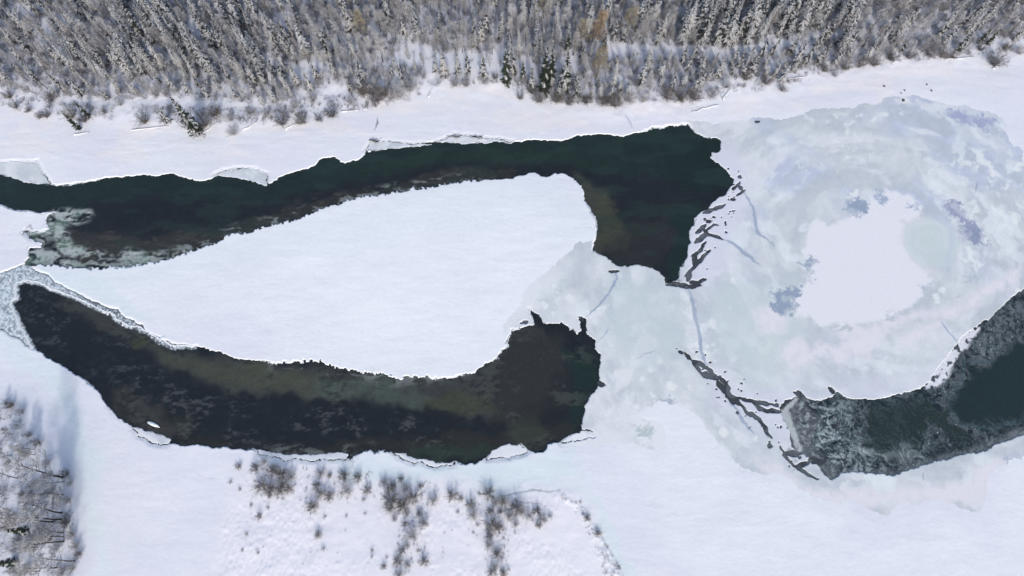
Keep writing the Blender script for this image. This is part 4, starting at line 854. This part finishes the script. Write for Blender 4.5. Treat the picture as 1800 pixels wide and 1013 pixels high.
# ---- shrubs along the top bank: px, py, height m, frosty, label
TB = [(30,190,1.4,0,'first small brown shrub at the left edge of the upper bank'),(52,196,1.2,0,'low brown shrub second from the left on the upper bank'),(72,207,1.5,0,'round dark shrub at the foot of the left upper bank'),(84,206,1.8,0,'larger dark shrub beside the round one on the left upper bank'),(128,207,2.4,0,'bushy shrub between the two dark left bank spruces'),(150,214,2.2,0,'dense shrub at the base of the lowest left spruce'),(186,200,1.4,0,'thin shrub right of the two dark left bank spruces'),
 (214,186,1.6,1,'pale shrub on the edge of the left track'),(256,216,2.6,0,'tall isolated grey shrub left of the small brownish spruce'),(290,214,1.6,0,'shrub around the small brownish left bank spruce'),(330,222,2.2,0,'shrub left of the foot of the leaning dark spruce'),(362,222,3.2,0,'broad brown shrub right of the foot of the leaning dark spruce'),(380,205,2.8,0,'brown shrub above the snow covered fallen logs'),(412,236,2.2,1,'thin bluish shrub standing alone below the left bank'),(408,212,1.8,1,'pale thin shrub above the lone bluish one'),
 (92,178,2.0,0,'shrub beside the track at far left'),(20,172,2.0,0,'shrub above the first bend of the left track'),(440,200,1.8,1,'pale low shrub beside the left bank logs'),(470,205,1.8,1,'frosted shrub between the logs and the three round grey shrubs'),(497,219,2.8,0,'first of the three round grey shrubs low on the bank'),(532,217,2.6,0,'second of the three round grey shrubs low on the bank'),(562,212,1.6,0,'small shrub between the second and third round grey shrubs'),(585,205,2.6,0,'third of the three round grey shrubs low on the bank'),
 (520,190,2.2,1,'frosted brush behind the round grey shrubs'),(552,178,2.4,1,'frosted brush above the third round grey shrub'),(618,182,1.8,1,'pale shrub left of the big brown thicket'),(640,168,3.0,0,'left part of the brown thicket in the middle bank'),(662,178,3.6,0,'largest brown shrub of the middle bank thicket'),(676,168,3.0,0,'right part of the brown middle bank thicket'),(702,172,3.2,1,'broad greyish shrub right of the brown thicket'),(722,160,3.0,1,'grey shrub between the brown thicket and the bank spruces'),
 (745,138,1.6,1,'low frosted shrub left of the small bank spruces'),(800,152,2.2,1,'grey shrub below the second bank spruce'),(820,152,2.2,1,'grey shrub below the third bank spruce'),(852,148,1.8,1,'shrub below the fourth bank spruce'),(870,140,1.4,0,'brown shrub left of the lone dark bank spruce'),(915,174,1.5,0,'small round shrub alone on the snow under the dark pair'),(935,165,2.0,0,'shrub at the left foot of the dark pair'),
 (948,180,2.6,0,'brown shrub under the tallest dark spruce'),(978,180,2.6,0,'brown shrub between the dark pair and the single dark spruce'),(1000,184,2.2,0,'shrub left of the short dark spruce'),(1030,182,2.2,0,'shrub right of the short dark spruce'),(1062,184,2.8,0,'grey shrub low on the right front bank'),(1080,188,2.8,0,'lowest grey shrub of the right front bank'),(1105,180,2.4,1,'frosted shrub in the right front bank'),(1130,180,2.2,1,'pale shrub left of the dark brown thicket'),
 (1170,174,2.8,0,'left part of the dark brown thicket on the right bank'),(1195,178,3.2,0,'middle of the dark brown thicket on the right bank'),(1218,176,3.2,0,'right part of the dark brown thicket on the right bank'),(1250,170,2.4,1,'frosted shrub above the long snowy log'),(1275,155,2.2,1,'frosted brush at the upper end of the long snowy log'),(1310,142,2.2,0,'brown shrub right of the long snowy log'),(1345,148,2.4,0,'shrub left of the jutting bank point'),
 (1374,160,1.6,0,'low twiggy shrub at the tip of the jutting bank point'),(1447,126,2.0,0,'first small grey shrub right of the bank point'),(1466,134,1.4,1,'tiny pale shrub right of the bank point'),(1482,122,2.4,0,'brown shrub on the upper right bank'),(1510,118,2.2,0,'shrub in the curve of the upper right bank'),(1534,116,2.6,0,'grey shrub below the snowy spruce at upper right'),(1562,106,2.4,0,'shrub left of the small dark right bank spruce'),
 (1595,104,2.2,0,'shrub at the foot of the thin leaning dead trunk'),(1630,98,3.0,0,'broad brown shrub left of the dark slim right spruce'),(1653,102,2.4,0,'shrub just left of the dark slim right spruce'),(1672,104,1.6,0,'little shrub at the foot of the dark slim right spruce'),(1720,90,1.6,0,'small shrub under the far right front spruces'),(1744,114,3.4,0,'big round grey shrub alone at the right end of the bank'),(1765,88,2.0,0,'shrub behind the big round grey shrub'),(1790,95,2.2,1,'pale shrub at the right edge of the bank')]
for i, (px, py, h, fr, lab) in enumerate(TB):
    m = (BUSHF if fr else BUSH)[i % (3 if fr else 4)]
    plant('frosted_shrub' if fr else 'willow_shrub', lab, 'shrub', m, PB, px, py, (h * .62, h * .62, h * .56), 'shrubs along the upper bank')
# ---- shrubs of the lower flat: px, py, radius in px
LB = [(450,824,9),(465,812,7),(482,828,13),(497,834,10),(512,838,11),(462,855,13),(477,860,11),(497,852,10),(492,864,9),(508,860,9),(475,872,5),(472,892,4),(456,908,6),(564,833,9),(580,836,5),(557,854,8),(565,868,11),(580,873,9),(550,892,11),(571,909,3.5),(605,838,10),(630,840,8),(610,863,13),(646,863,8),(640,878,4),(675,848,8),(690,855,9),(705,843,6),(712,860,9),(687,878,15),(707,890,13),(685,895,9),(727,875,13),(740,855,5),(762,881,10),(795,872,11),(810,877,5),(716,903,6),(737,904,6),(745,920,11),(694,912,6),(712,922,5),(725,942,14),(717,961,5),(707,969,7),(700,987,9),(717,994,6),(746,987,8),(735,968,4),(702,1012,9),(655,968,4),(654,979,3),(680,980,3),(675,997,5),(560,941,7),(569,965,4),(455,972,3),(609,907,3),(642,903,3),(859,868,12),(842,868,4),(872,883,9),(885,883,10),(827,888,9),(832,907,10),(862,899,6),(880,900,5),(895,908,9),(865,923,14),(877,928,9),(840,923,4),(805,901,4),(860,942,7),(860,959,9),(874,974,9),(885,946,3),(870,997,9),(865,1007,7),(885,1009,7),(894,1001,3),(832,936,3),(907,893,13),(917,900,11),(944,899,8),(930,908,8),(955,913,8),(967,908,5),(947,924,6),(907,922,6),(1032,911,6),(1051,938,6),(1087,996,4),(1020,883,3),(420,821,6),(406,848,4),(422,861,4),(442,888,4),(434,940,4),(427,968,3)]
BIG = [(482,828,'the large water side shrub at far left'),(462,855,'the leftmost large shrub'),(610,863,'the large brown second cluster shrub'),(687,878,'the darkest large shrub'),(727,875,'the large shrub below the snowy branch'),(725,942,'the lone large middle shrub'),(859,868,'the large top shrub of the right string'),(865,923,'the large middle shrub of the right string'),(907,893,'the large right tip shrub'),(707,890,'the large shrub beside the darkest one'),(1040,920,'the curved scarp')]
def lb_label(i, px, py, r):
    for a, b, t in BIG:
        if (a, b) == (px, py): return t.replace('the ', 'dark twiggy shrub, the ', 1) + ' of the lower flat' * ('string' not in t)
    size = 'large' if r >= 11 else 'mid sized' if r >= 8 else 'small' if r >= 5 else 'tiny'
    a, b, t = min(BIG, key=lambda l: (l[0] - px) ** 2 + (l[1] - py) ** 2)
    dx, dy = px - a, py - b; d = math.hypot(dx, dy); far = 'far ' if d > 60 else 'well ' if d > 32 else 'just '
    h = 'left' if dx < 0 else 'right'; v = 'above' if dy < 0 else 'below'
    return f'{size} dark shrub {far}' + (f'{h} of ' if abs(dx) > 2.2 * abs(dy) else f'{v} ' if abs(dy) > 2.2 * abs(dx) else f'{"up" if dy < 0 else "down"} {h} of ') + t
for i, (px, py, r) in enumerate(LB):
    hr = r * .118 * 1.25; h = max(.45, hr)
    m = TUFT[i % 3] if r < 4.5 else (BUSHF[i % 3] if i % 3 == 1 or i in (16, 39, 42, 84, 86, 88) else BUSH[i % 4])
    s = h / (.9 if r < 4.5 else 2.0) * 1.25
    plant('willow_shrub', lb_label(i, px, py, r), 'shrub', m, PB, px, py, (s * 1.2, s * 1.2, s * .85), 'shrubs on the lower flat')
    for k in range(int(r * .35)):                    # sprigs round the foot belong to the sparse grass below
        pass
A, B = [], []
def sprigs(poly, n, h):
    P = np.array(poly); k = 0
    while k < n:
        px, py = g.uniform(P[:, 0].min(), P[:, 0].max()), g.uniform(P[:, 1].min(), P[:, 1].max())
        if not in_poly(px, py, poly): continue
        x, y = map(float, G(px, py)); brush_at(x, y, int(g.integers(3, 9)), h * g.uniform(.5, 1.3), .12 + .1 * g.random()); k += 1
sprigs([(975,868),(1005,862),(1020,880),(1040,915),(1062,945),(1085,985),(1098,1018),(1060,1018),(1055,975),(1030,935),(1005,890)], 90, .35)
sprigs([(655,840),(770,850),(760,900),(740,1013),(690,1013),(700,950),(670,880)], 110, .5)
sprigs([(820,870),(960,890),(960,925),(900,930),(890,1013),(855,1013),(850,930)], 110, .5)
sprigs([(440,815),(660,830),(660,880),(540,900),(450,880)], 90, .5)
sprigs([(440,880),(1000,900),(900,1000),(440,1000)], 40, .3)
sprigs([(-10,180),(300,200),(430,215),(600,200),(720,170),(590,165),(450,190),(150,190),(0,165)], 220, .8)
sprigs([(900,160),(1000,185),(1200,182),(1300,150),(1400,140),(1550,112),(1800,92),(1800,85),(1550,100),(1380,130),(1200,168),(1000,172)], 240, .7)
v, f_ = prisms(np.concatenate(A), np.concatenate(B), .022, .008)
o = link('dry_grass', tri_mesh('grass', v, f_, [M_twig_dark])); o['kind'] = 'stuff'; o['label'] = 'scattered dark sprigs and dry grass poking through the snow'; o['category'] = 'dry grass'

# ---- the frosted grove at the lower left
LT = [('grove',110,839,25,826,'long thin trunked tree at the top of the lower left grove'),('frost',111,847,72,840,'frosted tree just under the topmost long trunk of the lower left grove'),('grove',31,841,-25,831,'dark trunked tree at the left edge beside the open snow'),('grove',109,902,35,892,'frosted tree with dark trunk in the middle of the lower left grove'),('grove',108,913,30,906,'second frosted tree in the middle of the lower left grove'),('grove',92,918,8,911,'long thin tree left of the middle pair in the lower left grove'),
 ('grove',111,937,62,930,'first of three parallel trees in the lower part of the lower left grove'),('grove',111,944,55,940,'second of three parallel trees in the lower part of the lower left grove'),('grove',112,952,45,946,'third of three parallel trees in the lower part of the lower left grove'),('grove',131,986,70,978,'frosted tree farthest right in the lower left grove'),('frost',60,790,26,779,'frosted tree at the upper end of the lower left grove'),('bare',62,800,30,790,'brown twigged tree at the upper end of the lower left grove'),
 ('bare',104,836,74,823,'dense brown tree on the river side of the lower left grove'),('bare',112,870,70,860,'small dense tree between the long trunks of the lower left grove'),('frost',70,880,40,874,'pale tree behind the long trunks of the lower left grove'),('grove',100,998,48,990,'pale tree close to the bottom edge of the lower left grove'),('bare',70,1004,20,998,'grey tree at the bottom edge of the lower left grove'),('dark',48,934,6,926,'dark conifer in the lower left grove'),('dark',26,990,-18,982,'dark conifer near the bottom left corner'),
 ('frost',30,905,-15,897,'pale tree at the left edge of the grove, above the dark conifer'),('frost',66,962,20,955,'pale tree below the dark grove conifer'),('bare',20,800,-8,793,'brown tree at the left edge near the top of the grove'),('bare',8,738,-14,727,'uppermost tree of the grove at the left edge'),('frost',22,765,0,756,'pale tree below the uppermost one at the left edge')]
for k, bx, by, tx, ty, lab in LT:
    single(k, bx, by, tx, ty, {'grove': 'bare_tree', 'bare': 'bare_tree', 'frost': 'frosted_tree', 'dark': 'spruce_tree'}[k], lab, 'spruce' if k == 'dark' else 'bare tree', 'trees of the lower left grove', 1.5 if k == 'dark' else 1.0)
GLM = [(68,832,'the topmost long trunk'),(110,838,'the topmost tree feet'),(75,897,'the middle tree pair'),(110,905,'the feet of the middle pair'),(85,936,'the three parallel trees'),(112,946,'the feet of the parallel three'),(100,981,'the rightmost grove tree'),(27,930,'the dark grove conifer'),(5,986,'the corner dark conifer'),(30,775,'the upper grove trees'),(0,727,'the uppermost grove tree')]
LS = [(118,835,2),(125,850,1.6),(122,880,1.8),(118,920,2),(128,940,1.8),(135,960,1.8),(140,975,1.6),(128,1000,2),(85,815,2),(70,780,1.6),(55,765,1.4),(40,725,1.6),(20,715,1.8),(95,860,1.8),(60,850,1.6),(40,870,1.4),(90,945,2),(100,965,2),(50,1000,2),(110,1008,2),(30,950,1.8),(12,925,1.8),(15,815,1.8),(45,800,2.2),(75,930,2)]
for i, (px, py, h) in enumerate(LS):
    a, b, t = min(GLM, key=lambda l: (l[0] - px) ** 2 + (l[1] - py) ** 2); dx, dy = px - a, py - b; d = math.hypot(dx, dy)
    z = ('well ' if d > 28 else 'just ') + (('left of ' if dx < 0 else 'right of ') if abs(dx) > 2.2 * abs(dy) else ('above ' if dy < 0 else 'below ') if abs(dy) > 2.2 * abs(dx) else ('up ' if dy < 0 else 'down ') + ('left of ' if dx < 0 else 'right of ')) + t
    plant('frosted_shrub', f'{"big" if h > 1.9 else "middling" if h > 1.65 else "small"} frosted shrub {z}, lower left grove', 'shrub', BUSHF[i % 3] if i % 3 else BUSH[i % 4], PB, px, py, h / 2.0, 'shrubs of the lower left grove')

A, B = [], []
for i in range(420):
    px, py = g.uniform(-30, 140), g.uniform(700, 1020)
    if px > 20 + (py - 700) * .55 or px > 135: continue
    x, y = map(float, G(px, py))
    if float(fbm(np.array([x]), np.array([y]), 5, 3, 2)[0]) > .46: brush_at(x, y, 14, g.uniform(.5, 1.8), g.uniform(.3, .9))
v, f_ = prisms(np.concatenate(A), np.concatenate(B), .020, .007)
o = link('grove_undergrowth', tri_mesh('grove_brush', v, f_, [M_twig])); o['kind'] = 'stuff'; o['label'] = 'grey brush on the snow between the lower left trees'; o['category'] = 'undergrowth'

# ---- fallen, snow covered trunks
LOGS = [((1386,152),(1269,176),'',0)]
def log(a, b, lab, r=.13, cover=True, mat=None):
    ax0, ay0 = map(float, G(*a)); bx0, by0 = map(float, G(*b)); cx_, cy_ = (ax0 + bx0) / 2, (ay0 + by0) / 2
    L = math.hypot(bx0 - ax0, by0 - ay0); ang = math.atan2(by0 - ay0, bx0 - ax0); z = ground_z(cx_, cy_) + r * .8
    o = thing('fallen_log', lab, 'fallen log', (cx_, cy_, z), ang, 1.0, 'fallen trunks')
    g_ = np.random.default_rng(int(a[0] * 7)); P = [(-L / 2 + L * t, g_.normal() * .12, g_.normal() * .04) for t in np.linspace(0, 1, 6)]
    tv, tf = tube_path(P, [r * (1 - .75 * t) for t in np.linspace(0, 1, 6)], 7); link('trunk', tri_mesh('log_trunk', tv, tf, [mat or M_deadwood]), o)
    if cover:
        P2 = [(p[0], p[1], p[2] + r * .45) for p in P]; tv, tf = tube_path(P2, [r * 1.05 * (1 - .7 * t) + .02 for t in np.linspace(0, 1, 6)], 7)
        link('snow_cover', tri_mesh('log_snow', tv, tf, [M_snowcap]), o)
    A_, B_ = [], []
    for i in range(int(5 + L)):
        t = g_.uniform(.3, 1); p = np.array([-L / 2 + L * t, 0, .05]); A_.append(p); B_.append(p + np.array([.5, g_.normal() * .6, abs(g_.normal()) * .3]) * g_.uniform(.5, 1.3))
    v_, f2 = prisms(A_, B_, .03, .01); link('branches', tri_mesh('log_branches', v_, f2, [M_twig_frost]), o)
for a, b, lab in [((1269,177),(1286,152),'snow covered fallen trunk lying steeply down the right bank'),((1262,186),(1216,198),'long low snow covered trunk at the foot of the right bank'),((355,238),(383,217),'snow covered fallen trunk beside the foot of the leaning dark spruce'),((232,231),(298,224),'long curved snowy trunk at the foot of the left bank'),((427,231),(452,214),'snow covered trunk right of the lone bluish shrub'),((640,196),(646,178),'short bent snowy trunk below the middle brown thicket'),((600,198),(632,194),'low snowy trunk left of the bent one below the middle thicket'),
                  ((502,229),(523,216),'snowy trunk beside the first round grey shrub'),((752,173),(760,156),'short snowy trunk on the bank left of the small bank spruces'),((912,150),(930,135),'pale trunk lying left of the dark pair'),((1380,140),(1420,136),'pale fallen trunk along the bank right of the jutting point'),((1745,122),(1755,112),'small dark trunk lying at the foot of the big round grey shrub'),((130,238),(158,234),'thin snowy trunk below the lowest left spruce'),((1660,106),(1712,103),'thin snowy trunk below the dark slim right spruce')]:
    log(a, b, lab)
log((246,118),(277,94), 'dark fallen log lying crosswise in the upper left forest', .2, False)
log((217,92),(262,146), 'long pale fallen trunk crossing the dark log in the upper left forest', .14, True, M_bark)
log((622,827),(618,806), 'bluish branch lying down the lower bank to the water', .10, True)
log((640,842),(650,828), 'thin branch right of the bluish one on the lower bank', .05, False)
log((742,858),(750,846), 'snowy branch in the brush of the lower flat', .07, True)

# ---- floating and stranded pieces
def chunk(name, lab, cat, px, py, rx, ry, rz, h, ang, mat, seed, z=None, group=None):
    g_ = np.random.default_rng(seed); n = 18; rings = []
    for k, (f, zz) in enumerate(((.92, 0), (1.0, .45), (.86, .85), (.45, 1.0))):
        rings.append([(math.cos(2 * math.pi * i / n) * rx * f * (1 + .22 * math.sin(3 * i + seed) * .6 + g_.normal() * .06), math.sin(2 * math.pi * i / n) * ry * f * (1 + g_.normal() * .09), h * (zz + g_.normal() * .05)) for i in range(n)])
    V = [p for r_ in rings for p in r_] + [(0, 0, h * 1.02), (0, 0, 0)]; F = []
    for k in range(3):
        for i in range(n):
            a, b = k * n + i, k * n + (i + 1) % n; F += [[a, b, b + n], [a, b + n, a + n]]
    for i in range(n): F.append([3 * n + i, 3 * n + (i + 1) % n, 4 * n]); F.append([(i + 1) % n, i, 4 * n + 1])
    o = link(name, tri_mesh(name, V, F, [mat])); x, y = map(float, G(px, py)); o.location = (x, y, (WATER_Z - .03) if z == 'w' else ground_z(x, y) - h * .25); o.rotation_euler = (0, 0, ang)
    o['label'] = lab; o['category'] = cat
    if group: o['group'] = group
    return o
chunk('ice_floe', 'lone white ice floe drifting near the lower left bank', 'ice floe', 269, 746, 1.5, .36, 0, .28, math.radians(-22), M_icechunk, 1, 'w')
chunk('ice_floe', 'small rounded white ice cake at the upper channel bank corner', 'ice floe', 649, 265.5, .38, .32, 0, .3, 0, M_icechunk, 2, 'w')
chunk('ice_floe', 'flat white ice cake embedded in the grey slush strip of the lower channel', 'ice floe', 289, 594, .95, .5, 0, .2, math.radians(-18), M_icechunk, 3, 'w')
for i, (px, py, r, lab) in enumerate([(1554,152,.30,'upper left dark stone on the snow below the right bank'),(1588,176.5,.42,'largest dark stone, at the rim of the frozen eddy'),(1590,159,.24,'small stone in the middle of the scattered ones on the right snow'),(1584,164,.2,'small stone just left of the middle one on the right snow'),(1629,149,.24,'stone at the upper right of the scattered ones'),(1637,160,.26,'stone below the upper right one of the scattered ones'),(1330,215,.42,'left dark stone of the pair at the top rim of the ice'),(1334,214.5,.34,'right dark stone of the pair at the top rim of the ice')]):
    chunk('stone', lab, 'stone', px, py, r, r * .8, 0, r * .9, i, M_stone, 10 + i, None, 'dark stones on the snow')
def debris(px, py, n, sp, lab):
    x, y = map(float, G(px, py)); o = thing('driftwood', lab, 'driftwood', (x, y, WATER_Z + .22), 0, 1.0, 'driftwood on the shore')
    g_ = np.random.default_rng(int(px)); A_, B_ = [], []
    for i in range(n):
        p = np.array([g_.normal() * sp, g_.normal() * sp * .45, abs(g_.normal()) * .12]); a = g_.normal() * .7; l = g_.uniform(.4, 1.3)
        A_.append(p); B_.append(p + np.array([math.cos(a) * l, math.sin(a) * l * -.6, g_.normal() * .1]))
    v_, f2 = prisms(A_, B_, .06, .03); link('branches', tri_mesh('drift_branches', v_, f2, [M_deadwood]), o)
    tv, tf = tube_path([(-sp * 1.2, .1, .1), (0, 0, .16), (sp * 1.4, -.3, .08)], [.10, .09, .05]); link('trunk', tri_mesh('drift_trunk', tv, tf, [M_deadwood]), o)
debris(656, 248, 16, .9, 'black tangle of driftwood at the notch of the upper channel bank')
debris(800, 241, 9, .7, 'dark sticks standing in for an opening in the upper channel shelf ice')  # loose sticks stand in for a dark opening in the shelf
debris(836, 242, 10, .7, 'dark sticks standing in for the right hand opening in the shelf ice')  # same for the second opening
debris(1183, 497, 8, .8, 'dark branches caught at the lower tip of the upper channel')

# look-alikes that still share a description are told apart by their order from left to right
same = {}
for o in COL.objects:
    if o.parent is None and o.get('label') and not o.get('kind'): same.setdefault(o['label'], []).append(o)
ORD = ['leftmost', 'second from left', 'third from left', 'fourth from left', 'fifth from left', 'sixth from left']
for lab, obs in same.items():
    n = len(obs)
    if n < 2 or n > 7: continue
    obs.sort(key=lambda o: PX(o.location.x, o.location.y, o.location.z)[0])
    for i, o in enumerate(obs):
        t = ('the left one' if i == 0 else 'the right one') if n == 2 else ('rightmost' if i == n - 1 else ORD[i])
        if len(lab.split()) + len(t.split()) <= 16: o['label'] = lab + ', ' + t
